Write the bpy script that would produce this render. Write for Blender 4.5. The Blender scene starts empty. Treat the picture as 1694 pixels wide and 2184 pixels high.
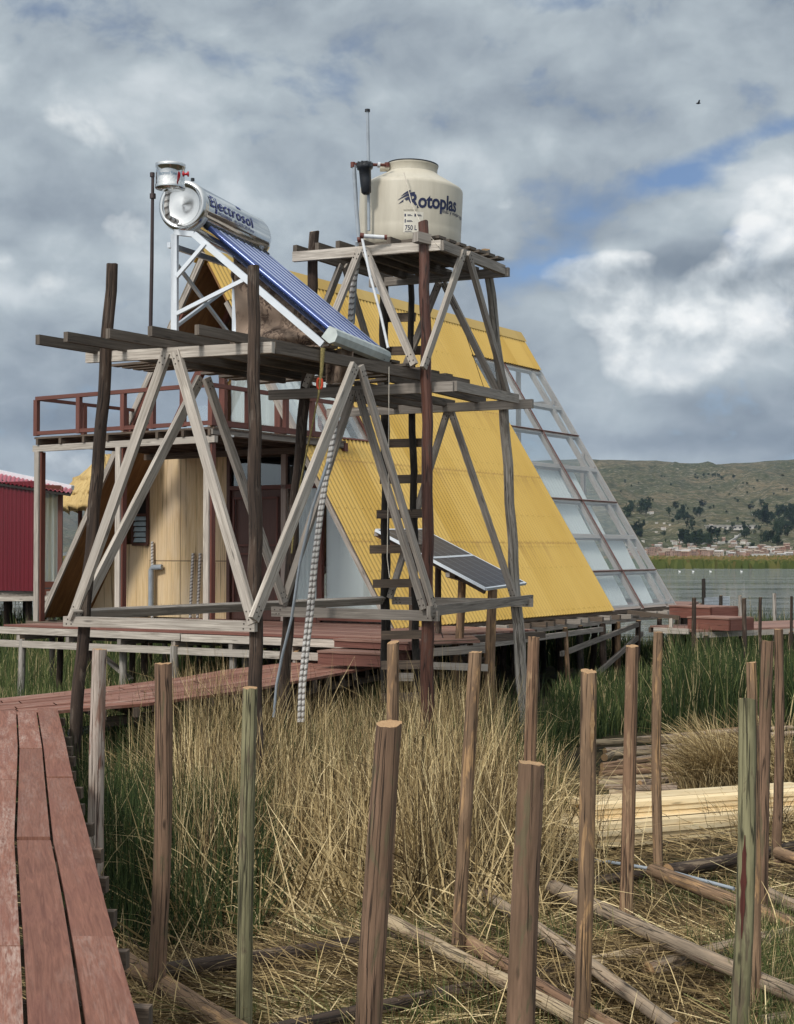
import bpy, math, random
import numpy as np
from mathutils import Vector, Matrix
random.seed(11); rng = np.random.default_rng(5)
S = bpy.context.scene; COL = S.collection
F = 3100.0; PITCH = math.atan((1175-1092)/F); CP, SP = math.cos(PITCH), math.sin(PITCH)
GZ = -2.7          # the reed bed; the lens is at z = 0
A_ = Vector((.545, .839, 0)).normalized(); B_ = Vector((-.839, .545, 0)).normalized(); Z_ = Vector((0, 0, 1))
H_ = Vector((.309, .951, 0)).normalized(); Q_ = Vector((.951, -.309, 0)).normalized()

# ---------------------------------------------------------------- camera
cam = bpy.data.cameras.new("camera"); co = bpy.data.objects.new("camera", cam); COL.objects.link(co)
cam.sensor_fit = 'HORIZONTAL'; cam.sensor_width = 36; cam.lens = 36*F/1694
co.rotation_euler = (math.pi/2+PITCH, 0, 0); cam.clip_start = .1; cam.clip_end = 20000
S.camera = co

# ---------------------------------------------------------------- measuring: photo point -> place in the world
def ray(px, py):
    x = (px-847)/F; y = (1092-py)/F
    return Vector((x, CP-y*SP, SP+y*CP))
def P(px, py, d): r = ray(px, py); return r*(d/r.y)
def G(px, py, z): r = ray(px, py); return r*(z/r.z)
F0 = Vector((-.05, 22.3, -1.2)); HW = 3.85; HH = 6.25; HL = 11.3
def R3(v, s, off=0.0):                 # point on the right roof slope: v metres back, s 0 ridge .. 1 eave
    nrm = (-B_*HH+Z_*HW).normalized()
    return F0 + A_*v + B_*(HW*(1-s)) + Z_*(HH*(1-s)) + nrm*off
def L3(v, s, off=0.0):
    nrm = (B_*HH+Z_*HW).normalized()
    return F0 + A_*v + B_*(HW*(1+s)) + Z_*(HH*(1-s)) + nrm*off
def W3(px, py, v=1.2):                 # point on a wall plane across the house
    r = ray(px, py); return r*((v+F0.xy.dot(A_.xy))/r.xy.dot(A_.xy))
def UV3(u, v, z): return Vector((F0.x, F0.y, 0))+B_*u+A_*v+Z_*z
def mix(a, b, t): return a+(b-a)*t

# ---------------------------------------------------------------- objects and tags
def tag(o, label=None, cat=None, group=None, kind=None):
    if label: o['label'] = label
    if cat: o['category'] = cat
    if group: o['group'] = group
    if kind: o['kind'] = kind
    return o
def thing(name, loc, label, cat, group=None):
    o = bpy.data.objects.new(name, None); COL.objects.link(o); o.location = loc; o.empty_display_size = .2
    o['ox'], o['oy'], o['oz'] = loc[0], loc[1], loc[2]
    return tag(o, label, cat, group)
class MB:
    def __init__(s): s.v = []; s.f = []; s.uv = []; s.m = []; s.sm = []
    def face(s, pts, uvs=None, m=0, smooth=False):
        i = len(s.v); s.v += [tuple(p) for p in pts]; s.f.append(tuple(range(i, i+len(pts))))
        s.uv += [tuple(q) for q in (uvs if uvs else [(0, 0)]*len(pts))]; s.m.append(m); s.sm.append(smooth)
    def box(s, c, X, Y, Z, m=0):       # half vectors
        c, X, Y, Z = Vector(c), Vector(X), Vector(Y), Vector(Z)
        ls = {0: X.length*2, 1: Y.length*2, 2: Z.length*2}; AX = (X, Y, Z)
        for n in range(3):
            a, b = [k for k in range(3) if k != n]
            if ls[a] > ls[b]: a, b = b, a       # v runs along the longer side
            for sg in (1, -1):
                o = c+AX[n]*sg; U, W = AX[a], AX[b]
                q = [o-U-W, o+U-W, o+U+W, o-U+W]
                if (U.cross(W)).dot(AX[n]*sg) < 0: q = q[::-1]; w = [(0, ls[b]), (ls[a], ls[b]), (ls[a], 0), (0, 0)]
                else: w = [(0, 0), (ls[a], 0), (ls[a], ls[b]), (0, ls[b])]
                s.face(q, [(x_+n*.37, y_) for x_, y_ in w], m)
    def beam(s, A, B, w, h, side=None, m=0):
        A, B = Vector(A), Vector(B); t = (B-A).normalized()
        if side is None: side = t.cross(Z_)
        side = Vector(side); side = (side-t*side.dot(t)).normalized(); up = side.cross(t).normalized()
        s.box((A+B)/2, side*w/2, up*h/2, (B-A)/2, m)
    def tube(s, pts, rad, n=10, m=0, capm=None, wob=0, v0=0, cap=True):
        pts = [Vector(p) for p in pts]; k = len(pts); capm = m if capm is None else capm
        if not hasattr(rad, '__len__'): rad = [rad]*k
        t0 = (pts[-1]-pts[0]).normalized() if (pts[-1]-pts[0]).length > 1e-6 else Vector((1, 0, 0))
        ref = Z_ if abs(t0.z) < .8 else Vector((1, 0, 0)); rings = []; vv = [v0]
        ph = [random.random()*6.3 for _ in range(4)]
        for i, p in enumerate(pts):
            t = (pts[min(i+1, k-1)]-pts[max(i-1, 0)]).normalized(); x = t.cross(ref).normalized(); y = x.cross(t).normalized()
            if i: vv.append(vv[-1]+(pts[i]-pts[i-1]).length)
            ring = []
            for j in range(n):
                a = 2*math.pi*j/n; r = rad[i]
                if wob: r *= 1+wob*(math.sin(2*a+ph[0]+vv[i]*1.3)*.5+math.sin(3*a+ph[1]-vv[i]*2.1)*.35+(random.random()-.5)*.5)
                ring.append(p+x*math.cos(a)*r+y*math.sin(a)*r)
            rings.append(ring)
        if capm != m:
            tl_ = (pts[-1]-pts[-2]).normalized(); jz = random.uniform(-.25, .25)
            for j in range(n): rings[-1][j] = rings[-1][j]+tl_*rad[-1]*(jz*math.cos(6.283*j/n+ph[0])+random.uniform(-.09, .09))
        b = len(s.v)
        for r in rings: s.v += [tuple(q) for q in r]
        for i in range(k-1):
            for j in range(n):
                j2 = (j+1) % n; s.f.append((b+i*n+j, b+i*n+j2, b+(i+1)*n+j2, b+(i+1)*n+j))
                c = 2*math.pi*rad[i]/n
                s.uv += [(j*c, vv[i]), ((j+1)*c, vv[i]), ((j+1)*c, vv[i+1]), (j*c, vv[i+1])]; s.m.append(m); s.sm.append(True)
        if cap:
            for ring, rev in ((rings[0], True), (rings[-1], False)):
                q = ring[::-1] if rev else ring
                s.face(q, [(math.cos(6.283*j/n)*.5+.5, math.sin(6.283*j/n)*.5+.5) for j in range(n)], capm)
    def lathe(s, c, prof, n=48, axis=Z_, m=0, smooth=True, ref=Vector((1, 0, 0))):
        c = Vector(c); axis = Vector(axis).normalized(); x = (ref-axis*ref.dot(axis)).normalized(); y = axis.cross(x)
        b = len(s.v)
        for r, h in prof:
            for j in range(n):
                a = 6.28318530718*j/n; s.v.append(tuple(c+axis*h+(x*math.cos(a)+y*math.sin(a))*r))
        for i in range(len(prof)-1):
            for j in range(n):
                j2 = (j+1) % n; s.f.append((b+i*n+j, b+i*n+j2, b+(i+1)*n+j2, b+(i+1)*n+j))
                s.uv += [(j/n, prof[i][1]), ((j+1)/n, prof[i][1]), ((j+1)/n, prof[i+1][1]), (j/n, prof[i+1][1])]; s.m.append(m); s.sm.append(smooth)
    def slab(s, pts, n, th, U=None, m=0):   # polygon extruded by n*th, uv grain along U
        n = Vector(n).normalized(); pts = [Vector(p) for p in pts]; U = Vector(U).normalized() if U else (pts[1]-pts[0]).normalized(); W = n.cross(U)
        w = [(p.dot(W), p.dot(U)) for p in pts]
        s.face(pts, w, m); s.face([p-n*th for p in pts][::-1], w[::-1], m)
        for i in range(len(pts)):
            a, b = pts[i], pts[(i+1) % len(pts)]; L = (b-a).length
            s.face([b, a, a-n*th, b-n*th], [(0, L), (0, 0), (th, 0), (th, L)], m)
    def grid(s, nu, nv, fn, m=0, smooth=True, uvs=(1, 1)):
        b = len(s.v)
        for i in range(nu+1):
            for j in range(nv+1): s.v.append(tuple(fn(i/nu, j/nv)))
        for i in range(nu):
            for j in range(nv):
                k = b+i*(nv+1)+j; s.f.append((k, k+nv+1, k+nv+2, k+1))
                s.uv += [(i/nu*uvs[0], j/nv*uvs[1]), ((i+1)/nu*uvs[0], j/nv*uvs[1]), ((i+1)/nu*uvs[0], (j+1)/nv*uvs[1]), (i/nu*uvs[0], (j+1)/nv*uvs[1])]
                s.m.append(m); s.sm.append(smooth)
    def obj(s, name, mats, parent=None, loc=None, **kw):
        if not isinstance(mats, (list, tuple)): mats = [mats]
        if parent is not None: o_ = Vector((parent['ox'], parent['oy'], parent['oz'])) if 'ox' in parent else Vector((0, 0, 0))
        else:
            if loc is None:
                a = np.array(s.v); loc = ((a[:, 0].min()+a[:, 0].max())/2, (a[:, 1].min()+a[:, 1].max())/2, a[:, 2].min())
            o_ = Vector(loc)
        me = bpy.data.meshes.new(name); a = np.array(s.v, dtype=float)-np.array(o_)
        me.from_pydata(a.tolist(), [], s.f); me.polygons.foreach_set('material_index', s.m); me.polygons.foreach_set('use_smooth', s.sm)
        ul = me.uv_layers.new(name='UVMap'); ul.data.foreach_set('uv', np.array(s.uv, dtype=np.float32).ravel())
        for q in mats: me.materials.append(q)
        me.validate(); me.update(); o = bpy.data.objects.new(name, me); COL.objects.link(o)
        if parent is not None:
            o.parent = parent; o['ox'], o['oy'], o['oz'] = tuple(o_)
            if 'sub' in kw: pass
            if 'ox' in parent and parent.type == 'MESH': pass
        else: o.location = o_; o['ox'], o['oy'], o['oz'] = tuple(o_)
        kw.pop('sub', None); tag(o, **kw); return o
def jit(a=.01): return Vector((random.uniform(-a, a), random.uniform(-a, a), random.uniform(-a, a)))

# ---------------------------------------------------------------- materials
class NT:
    def __init__(s, nt): s.nt = nt; s.L = nt.links
    def n(s, t, **k):
        x = s.nt.nodes.new(t)
        for a, b in k.items():
            if a.startswith('i_'): x.inputs[int(a[2:])].default_value = b
            else: setattr(x, a, b)
        return x
    def ln(s, a, b): s.L.new(a, b)
    def _in(s, x, i, v):
        if v is None: return
        if hasattr(v, 'node') or isinstance(v, bpy.types.NodeSocket): s.ln(v, x.inputs[i])
        else: x.inputs[i].default_value = v
    def math(s, op, a, b=None, c=None, clamp=False):
        x = s.n('ShaderNodeMath', operation=op, use_clamp=clamp); s._in(x, 0, a); s._in(x, 1, b); s._in(x, 2, c); return x.outputs[0]
    def vmath(s, op, a, b=None):
        x = s.n('ShaderNodeVectorMath', operation=op); s._in(x, 0, a); s._in(x, 1, b); return x.outputs['Value'] if op in ('DOT_PRODUCT', 'LENGTH') else x.outputs[0]
    def map(s, v, sc=(1, 1, 1), loc=(0, 0, 0)):
        x = s.n('ShaderNodeMapping'); s.ln(v, x.inputs[0]); x.inputs['Scale'].default_value = sc; x.inputs['Location'].default_value = loc; return x.outputs[0]
    def noise(s, v, sc=5, det=4, rough=.55, dist=0, col=False):
        x = s.n('ShaderNodeTexNoise'); s.ln(v, x.inputs['Vector']); x.inputs['Scale'].default_value = sc; x.inputs['Detail'].default_value = det
        x.inputs['Roughness'].default_value = rough; x.inputs['Distortion'].default_value = dist; return x.outputs[1 if col else 0]
    def voro(s, v, sc=5, feat='F1'):
        x = s.n('ShaderNodeTexVoronoi', feature=feat); s.ln(v, x.inputs['Vector']); x.inputs['Scale'].default_value = sc; return x.outputs[0]
    def ramp(s, f, stops, interp='LINEAR'):
        x = s.n('ShaderNodeValToRGB'); x.color_ramp.interpolation = interp; e = x.color_ramp.elements
        while len(e) < len(stops): e.new(.5)
        for k, (p, c) in zip(e, stops): k.position = p; k.color = (c, c, c, 1) if not hasattr(c, '__len__') else tuple(c)+(1,)
        s._in(x, 0, f); return x.outputs[0]
    def mixc(s, f, a, b, mode='MIX'):
        x = s.n('ShaderNodeMix', data_type='RGBA', blend_type=mode); s._in(x, 0, f)
        for i, c in ((6, a), (7, b)):
            if hasattr(c, '__len__') and not isinstance(c, bpy.types.NodeSocket): x.inputs[i].default_value = tuple(c)[:3]+(1,)
            else: s._in(x, i, c)
        return x.outputs[2]
    def uvr(s):    # uv shifted per object
        u = s.n('ShaderNodeUVMap').outputs[0]; r = s.n('ShaderNodeObjectInfo').outputs['Random']
        m = s.math('MULTIPLY', r, 37.0); c = s.n('ShaderNodeCombineXYZ'); s.ln(m, c.inputs[0]); s.ln(m, c.inputs[1]); s.ln(m, c.inputs[2])
        return s.vmath('ADD', u, c.outputs[0])
    def rnd(s): return s.n('ShaderNodeObjectInfo').outputs['Random']
    def pos(s): return s.n('ShaderNodeNewGeometry').outputs['Position']
def material(name, fn, rough=.8, metal=0, bump=None, spec=.4, **kw):
    m = bpy.data.materials.new(name); m.use_nodes = True; t = NT(m.node_tree); b = m.node_tree.nodes['Principled BSDF']
    b.inputs['Roughness'].default_value = rough; b.inputs['Metallic'].default_value = metal; b.inputs['Specular IOR Level'].default_value = spec
    r = fn(t)
    if isinstance(r, tuple) and len(r) == 2 and isinstance(r[0], bpy.types.NodeSocket): col, hgt = r
    else: col, hgt = r, None
    if isinstance(col, bpy.types.NodeSocket): t.ln(col, b.inputs['Base Color'])
    else: b.inputs['Base Color'].default_value = tuple(col)+(1,)
    if hgt is not None:
        x = t.n('ShaderNodeBump'); x.inputs['Strength'].default_value = bump or .4; x.inputs['Distance'].default_value = kw.get('dist', .01)
        t.ln(hgt, x.inputs['Height']); t.ln(x.outputs[0], b.inputs['Normal'])
    for k, v in kw.items():
        if k != 'dist': b.inputs[k].default_value = v
    return m
def wood(name, c1, c2, c3, rough=.85, bump=.5, var=.5, gs=45, nails=False):
    def fn(t):
        u = t.uvr(); g = t.noise(t.map(u, (gs, 2.2, 1)), 1, 6, .65, .6); big = t.noise(t.map(u, (5, 1.1, 1)), 1, 4, .6)
        col = t.mixc(t.ramp(g, [(.36, 0), (.64, 1)]), c1, c2); col = t.mixc(t.ramp(big, [(.42, 0), (.66, .8)]), col, c3)
        k = t.voro(t.map(u, (9, 1.6, 1)), 1); col = t.mixc(t.ramp(k, [(.04, .75), (.12, 0)]), col, tuple(x*.35 for x in c1))
        v = t.math('MULTIPLY_ADD', t.rnd(), var, 1-var/2); c = t.n('ShaderNodeCombineXYZ')
        for i in range(3): t.ln(v, c.inputs[i])
        col = t.mixc(1, col, c.outputs[0], 'MULTIPLY')
        return col, g
    return material(name, fn, rough, bump=bump, dist=.006)
def bark(name, c1, c2, c3, th=.5, rough=.85):
    def fn(t):
        u = t.uvr(); p1 = t.noise(t.map(u, (7, 1.3, 1)), 1, 5, .6, .8); p2 = t.noise(t.map(u, (14, 2.6, 1), (9, 3, 0)), 1, 5, .65, .5)
        g = t.noise(t.map(u, (90, 5, 1)), 1, 5, .6)
        col = t.mixc(t.ramp(p1, [(th-.05, 0), (th+.06, 1)]), c1, c2); col = t.mixc(t.ramp(p2, [(.55, 0), (.61, 1)]), col, c3)
        col = t.mixc(t.ramp(g, [(.35, .45), (.6, 0)]), col, tuple(x*.4 for x in c1))
        k = t.voro(t.map(u, (11, 3.1, 1)), 1); kd = t.ramp(k, [(.05, .9), (.13, 0)]); col = t.mixc(kd, col, tuple(x*.22 for x in c1))
        cr = t.noise(t.map(u, (26, .55, 1), (3, 8, 0)), 1, 3, .5, .4); crk = t.ramp(t.math('ABSOLUTE', t.math('SUBTRACT', cr, .5)), [(.006, .95), (.022, 0)])
        col = t.mixc(crk, col, tuple(x*.18 for x in c1))
        h = t.math('SUBTRACT', t.math('ADD', t.math('MULTIPLY', g, .4), p2), t.math('ADD', kd, crk))
        return col, h
    return material(name, fn, rough, bump=.6, dist=.008)
GREY = wood("weathered_timber", (.13, .112, .095), (.39, .35, .305), (.27, .24, .21), gs=60)
JOI = wood("brown_grey_joist", (.055, .043, .034), (.165, .138, .112), (.105, .085, .068), gs=60)
GREYL = wood("pale_weathered_timber", (.24, .208, .175), (.56, .51, .445), (.4, .36, .315), gs=60, var=.3)
DKB = wood("old_brown_timber", (.05, .036, .027), (.15, .11, .08), (.095, .075, .058), gs=60)
POSTD = bark("dark_stripped_post", (0.045, 0.03, 0.022), (0.083, 0.055, 0.039), (0.124, 0.095, 0.074), .5)
POSTR = bark("reddish_wet_post", (0.083, 0.033, 0.022), (0.121, 0.05, 0.033), (0.11, 0.066, 0.05), .5, .5)
POSTG = bark("grey_stripped_post", (.3, .275, .24), (.41, .38, .34), (.22, .19, .16), .5)
POSTK = bark("black_old_post", (.02, .017, .014), (.035, .028, .023), (.06, .05, .04), .5)
ST_R = bark("reddish_stake_bark", (0.217, 0.127, 0.077), (0.29, 0.176, 0.105), (0.377, 0.253, 0.145), .5)
ST_B = bark("brown_stake_bark", (0.208, 0.132, 0.079), (0.288, 0.186, 0.112), (0.432, 0.264, 0.131), .52)
ST_G = bark("greenish_stake_bark", (.19, .175, .095), (.26, .24, .135), (.14, .11, .07), .5)
ST_P = bark("purplish_stake_bark", (0.171, 0.105, 0.065), (0.227, 0.139, 0.089), (0.142, 0.111, 0.063), .5)
ST_Y = bark("peeled_pale_log", (0.45, 0.35, 0.225), (0.338, 0.237, 0.15), (0.175, 0.119, 0.081), .55)
ST_W = bark("patchy_pale_red_bark", (0.27, 0.176, 0.135), (0.446, 0.378, 0.324), (0.23, 0.121, 0.088), .48)
LOGG = bark("greyish_log", (0.27, 0.21, 0.15), (0.365, 0.275, 0.19), (0.203, 0.131, 0.086), .5)
LOGD = bark("rotten_dark_log", (0.054, 0.036, 0.026), (0.108, 0.072, 0.05), (0.24, 0.18, 0.12), .56)
ENDG = material("cut_end_grain", lambda t: t.mixc(t.ramp(t.noise(t.uvr(), 14, 4), [(.3, 0), (.7, 1)]), (.3, .17, .08), (.46, .3, .16)))
FRESH = wood("fresh_sawn_pine", (.66, .5, .28), (.82, .69, .45), (.74, .57, .33), var=.45, gs=30, bump=.25)
def redfn(t):
    u = t.uvr(); g = t.noise(t.map(u, (55, 2.4, 1)), 1, 6, .7, 1.2); w = t.noise(t.map(u, (9, .8, 1)), 1, 6, .7, .6); f = t.noise(t.map(u, (75, 9, 1), (3, 1, 0)), 1, 4, .65)
    col = t.mixc(t.ramp(g, [(.3, 0), (.7, 1)]), (.125, .047, .03), (.3, .132, .088))
    wear = t.math('MULTIPLY', t.ramp(w, [(.46, 0), (.64, 1)]), t.ramp(f, [(.4, .05), (.6, .8)])); wear = t.math('MULTIPLY', wear, t.ramp(t.rnd(), [(.25, .35), (.7, 1)]))
    col = t.mixc(wear, col, (.42, .31, .26)); st = t.noise(t.map(u, (3, 1, 1)), 1.4, 4)
    col = t.mixc(t.ramp(st, [(.5, 0), (.75, .4)]), col, (.19, .07, .055)); v = t.math('MULTIPLY_ADD', t.rnd(), .3, .85)
    c = t.n('ShaderNodeCombineXYZ')
    for i in range(3): t.ln(v, c.inputs[i])
    return t.mixc(1, col, c.outputs[0], 'MULTIPLY'), g
REDW = material("red_stained_plank", redfn, .75, bump=.35, dist=.004)
REDF = wood("faded_red_brown_board", (.15, .07, .052), (.34, .2, .155), (.24, .15, .12), rough=.8, bump=.3, var=.35)
REDD = wood("dark_red_stained_board", (.12, .045, .033), (.19, .08, .06), (.15, .06, .046), rough=.7, bump=.2, var=.15)
RBR = wood("red_brown_varnish", (.1, .033, .022), (.17, .06, .042), (.13, .05, .038), rough=.55, bump=.2, var=.2)
CHOC = wood("brown_door_paint", (.08, .037, .028), (.115, .055, .042), (.1, .045, .034), rough=.5, bump=.12, var=.1)
PALEFR = wood("pale_brown_frame", (.34, .28, .24), (.48, .41, .365), (.4, .34, .3), rough=.6, bump=.15, var=.1)
def plyfn(t):
    u = t.n('ShaderNodeUVMap').outputs[0]; g = t.noise(t.map(u, (22, 1.2, 1)), 1, 6, .6, 1.4); b = t.noise(t.map(u, (1.6, .7, 1)), 1, 4)
    col = t.mixc(t.ramp(g, [(.3, 0), (.7, 1)]), (.62, .42, .21), (.8, .62, .37)); col = t.mixc(t.ramp(b, [(.4, 0), (.65, .7)]), col, (.68, .55, .4))
    s = t.noise(t.map(u, (13, .35, 1), (4, 2, 0)), 1, 5, .7, .2); col = t.mixc(t.ramp(s, [(.56, 0), (.66, .75)]), col, (.17, .1, .045)); s3 = t.noise(t.map(u, (30, .25, 1), (1, 7, 0)), 1, 4, .7, .1); col = t.mixc(t.ramp(s3, [(.6, 0), (.66, .6)]), col, (.2, .11, .05))
    sep = t.n('ShaderNodeSeparateXYZ'); t.ln(u, sep.inputs[0])
    for x0 in (1.18, 2.4): col = t.mixc(t.ramp(t.math('ABSOLUTE', t.math('SUBTRACT', sep.outputs[0], x0)), [(.004, .8), (.012, 0)]), col, (.1, .06, .03))
    for z0 in (1.02,): col = t.mixc(t.ramp(t.math('ABSOLUTE', t.math('SUBTRACT', sep.outputs[1], z0)), [(.006, .8), (.014, 0)]), col, (.09, .055, .03))
    for z0 in (1.0, .25, -.45):
        dz = t.math('SUBTRACT', z0, sep.outputs[1]); dr = t.math('MULTIPLY', t.ramp(dz, [(0, 0), (.01, .8), (.35, 0)]), t.ramp(t.noise(t.map(u, (60, .1, 1), (z0*9, 3, 0)), 1, 2, .5), [(.56, 0), (.62, 1)])); col = t.mixc(dr, col, (.13, .075, .035))
    return col, g
PLY = material("stained_plywood", plyfn, .6, bump=.15)
PLYU = wood("brown_plywood_lining", (.13, .06, .018), (.24, .12, .04), (.17, .075, .022), rough=.6, bump=.1, var=.1, gs=14)
def metalroof(name, c, c2, rust):
    def fn(t):
        u = t.n('ShaderNodeUVMap').outputs[0]; b = t.noise(t.map(u, (.9, .35, 1)), 1, 4, .6, .3); s = t.noise(t.map(u, (9, .4, 1)), 1, 5, .7)
        sep = t.n('ShaderNodeSeparateXYZ'); t.ln(u, sep.inputs[0]); band = t.n('ShaderNodeTexWhiteNoise', noise_dimensions='1D')
        t.ln(t.math('FLOOR', t.math('DIVIDE', sep.outputs[0], .78)), band.inputs['W'])
        col = t.mixc(t.math('MULTIPLY', band.outputs[0], .8), c, c2); col = t.mixc(t.ramp(b, [(.4, 0), (.7, .55)]), col, c2); col = t.mixc(t.ramp(s, [(.58, 0), (.72, .3)]), col, rust); d2 = t.noise(t.map(u, (6, 1.2, 1), (3, 5, 0)), 1, 5, .7)
        for y0 in (2.62, 4.19, 5.77):
            dd = t.math('SUBTRACT', sep.outputs[1], y0); lnm = t.math('MULTIPLY', t.ramp(t.math('ABSOLUTE', dd), [(0, .9), (.03, 0)]), t.ramp(d2, [(.35, .2), (.55, 1)])); col = t.mixc(lnm, col, rust)
            run = t.math('MULTIPLY', t.ramp(dd, [(0, 0), (.005, .5), (.55, 0)]), t.ramp(s, [(.5, 0), (.62, 1)])); col = t.mixc(run, col, rust)
        return col, s
    return material(name, fn, .42, bump=.05, spec=.5)
YEL = metalroof("yellow_painted_sheet", (.44, .27, .038), (.57, .385, .1), (.3, .17, .04))
REDM = metalroof("crimson_painted_sheet", (.095, .002, .008), (.13, .003, .011), (.06, .005, .006))
def plain(name, c, rough=.5, metal=0, amp=.15, sc=8, **k):
    return material(name, lambda t: (t.mixc(t.ramp(t.noise(t.pos(), sc, 5), [(.3, 0), (.7, 1)]), tuple(x*(1-amp) for x in c), tuple(min(1, x*(1+amp)) for x in c)), t.noise(t.pos(), sc*3, 3)), rough, metal, bump=.03, **k)
CHROME = plain("polished_steel", (.7, .7, .69), .09, 1, .08, 3)
CHROMEB = plain("brushed_steel", (.68, .68, .67), .2, 1, .1, 3)
ALU = plain("aluminium_profile", (.62, .66, .7), .35, .55, .06)
ALUW = plain("white_aluminium", (.66, .7, .74), .4, .2, .06)
TUBE_HL = material("tube_painted_highlight", lambda t: t.mixc(.5, (.28, .34, .52), (.42, .48, .64)), .2, .4, spec=.9)  # pale blue colour stands in for the highlight along each tube
TUBE_SH = material("tube_painted_shade", lambda t: t.mixc(.5, (.03, .05, .17), (.06, .1, .28)), .2, .3, spec=.6)  # navy colour stands in for the shaded edge of each tube
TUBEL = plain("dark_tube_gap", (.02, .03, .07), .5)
TROUGH = plain("grey_green_plastic", (.5, .55, .53), .45)
TANK = material('cream_plastic', lambda t: t.mixc(t.ramp(t.noise(t.map(t.pos(), (9, 9, 1.1)), 1, 5, .65), [(.45, 0), (.75, .5)]), (.52, .48, .39), (.37, .335, .265)), .45)
TANKS = plain("faded_label_paper", (.6, .57, .49), .5, 0, .03)
NAVY = plain("navy_print", (.012, .018, .06), .5); BLUEP = plain("blue_print", (.01, .02, .2), .4); BLK = plain("black_plastic", (.012, .014, .018), .4)
LBLUE = plain("pale_blue_print", (.06, .14, .22), .4)
PVC = plain("grey_pvc", (.3, .34, .38), .45); PVCW = plain("white_pvc", (.62, .64, .66), .4); COPP = plain("red_brown_fitting", (.11, .028, .018), .4); REDV = plain("red_valve", (.4, .01, .02), .4)
STEELP = plain("dark_steel_pipe", (.06, .045, .045), .5, .5)
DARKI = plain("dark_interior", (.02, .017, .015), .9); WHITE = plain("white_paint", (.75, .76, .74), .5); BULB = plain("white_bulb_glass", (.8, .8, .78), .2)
ORANGE = plain("orange_float", (.55, .06, .02), .5); ROPE = plain("yellow_green_rope", (.22, .18, .07), .9, 0, .4, 60); STRING = plain("pale_string", (.55, .5, .42), .9); WIRE = plain("dark_wire", (.04, .03, .025), .7)
FLOOR = plain("interior_floor", (.2, .14, .09), .7)
CURT = bpy.data.materials.new("white_curtain"); CURT.use_nodes = True; t = NT(CURT.node_tree); CURT.node_tree.nodes.remove(CURT.node_tree.nodes['Principled BSDF'])
d_ = t.n('ShaderNodeBsdfDiffuse'); d_.inputs[0].default_value = (.82, .85, .84, 1); tl_ = t.n('ShaderNodeBsdfTranslucent'); tl_.inputs[0].default_value = (.8, .84, .84, 1); mx_ = t.n('ShaderNodeMixShader'); mx_.inputs[0].default_value = .35
t.ln(d_.outputs[0], mx_.inputs[1]); t.ln(tl_.outputs[0], mx_.inputs[2]); t.ln(mx_.outputs[0], CURT.node_tree.nodes['Material Output'].inputs[0])
def foilfn(t):
    u = t.n('ShaderNodeUVMap').outputs[0]; sep = t.n('ShaderNodeSeparateXYZ'); t.ln(u, sep.inputs[0])
    sp = t.math('FRACT', t.math('ADD', t.math('MULTIPLY', sep.outputs[1], 17), t.math('MULTIPLY', sep.outputs[0], 6)))
    return t.mixc(t.ramp(sp, [(.2, 0), (.5, 1)]), (.2, .18, .165), (.7, .68, .65)), t.noise(u, 60, 4)
FOIL = material("wrapped_foil_pipe", foilfn, .35, .3, bump=.6, dist=.01)
def clothfn(t):
    p = t.pos(); a = t.noise(p, 14, 6, .7, 1.2); b = t.noise(p, 2.2, 4, .6, .5)
    m_ = t.ramp(t.math('MULTIPLY', t.ramp(a, [(.47, 0), (.53, 1)]), t.ramp(b, [(.4, 0), (.55, 1)])), [(0, 0), (1, 1)])
    return t.mixc(t.math('MULTIPLY', m_, .9), (.33, .245, .185), (.06, .038, .03)), t.noise(p, 120, 3)
CLOTH = material("brown_patterned_blanket", clothfn, .95, bump=.3, dist=.004)
def glass(name, tint, refl):
    m = bpy.data.materials.new(name); m.use_nodes = True; t = NT(m.node_tree); m.node_tree.nodes.remove(m.node_tree.nodes['Principled BSDF'])
    tr = t.n('ShaderNodeBsdfTransparent'); tr.inputs[0].default_value = tint+(1,); g = t.n('ShaderNodeBsdfGlossy'); g.inputs['Roughness'].default_value = .03; g.inputs[0].default_value = (.85, .9, .92, 1)
    lw = t.n('ShaderNodeLayerWeight'); lw.inputs[0].default_value = .35; f = t.math('MULTIPLY_ADD', lw.outputs['Fresnel'], .2, refl, True); mx = t.n('ShaderNodeMixShader')
    t.ln(f, mx.inputs[0]); t.ln(tr.outputs[0], mx.inputs[1]); t.ln(g.outputs[0], mx.inputs[2]); t.ln(mx.outputs[0], m.node_tree.nodes['Material Output'].inputs[0]); return m
GLASS = glass("roof_glass", (.975, .985, .985), .05); GLASSD = glass("window_glass", (.95, .97, .97), .05); GLASSK = glass("dark_transom_glass", (.25, .28, .3), .12)
def cellfn(t):
    u = t.n('ShaderNodeUVMap').outputs[0]; sep = t.n('ShaderNodeSeparateXYZ'); t.ln(u, sep.inputs[0])
    a = t.math('ABSOLUTE', t.math('SUBTRACT', t.math('FRACT', t.math('MULTIPLY', sep.outputs[0], 6)), .5)); l1 = t.ramp(a, [(.465, 0), (.48, 1)])
    b = t.math('ABSOLUTE', t.math('SUBTRACT', t.math('FRACT', t.math('MULTIPLY', sep.outputs[1], 12)), .5)); l2 = t.ramp(b, [(.475, 0), (.485, .35)])
    return t.mixc(t.math('MAXIMUM', l1, l2), (.015, .013, .018), (.2, .2, .23))
CELL = material("photovoltaic_cells", cellfn, .35, 0, spec=.15)
THATCH = wood("golden_thatch", (.33, .22, .08), (.6, .44, .19), (.45, .31, .13), bump=.9, var=.1, gs=70)
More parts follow.
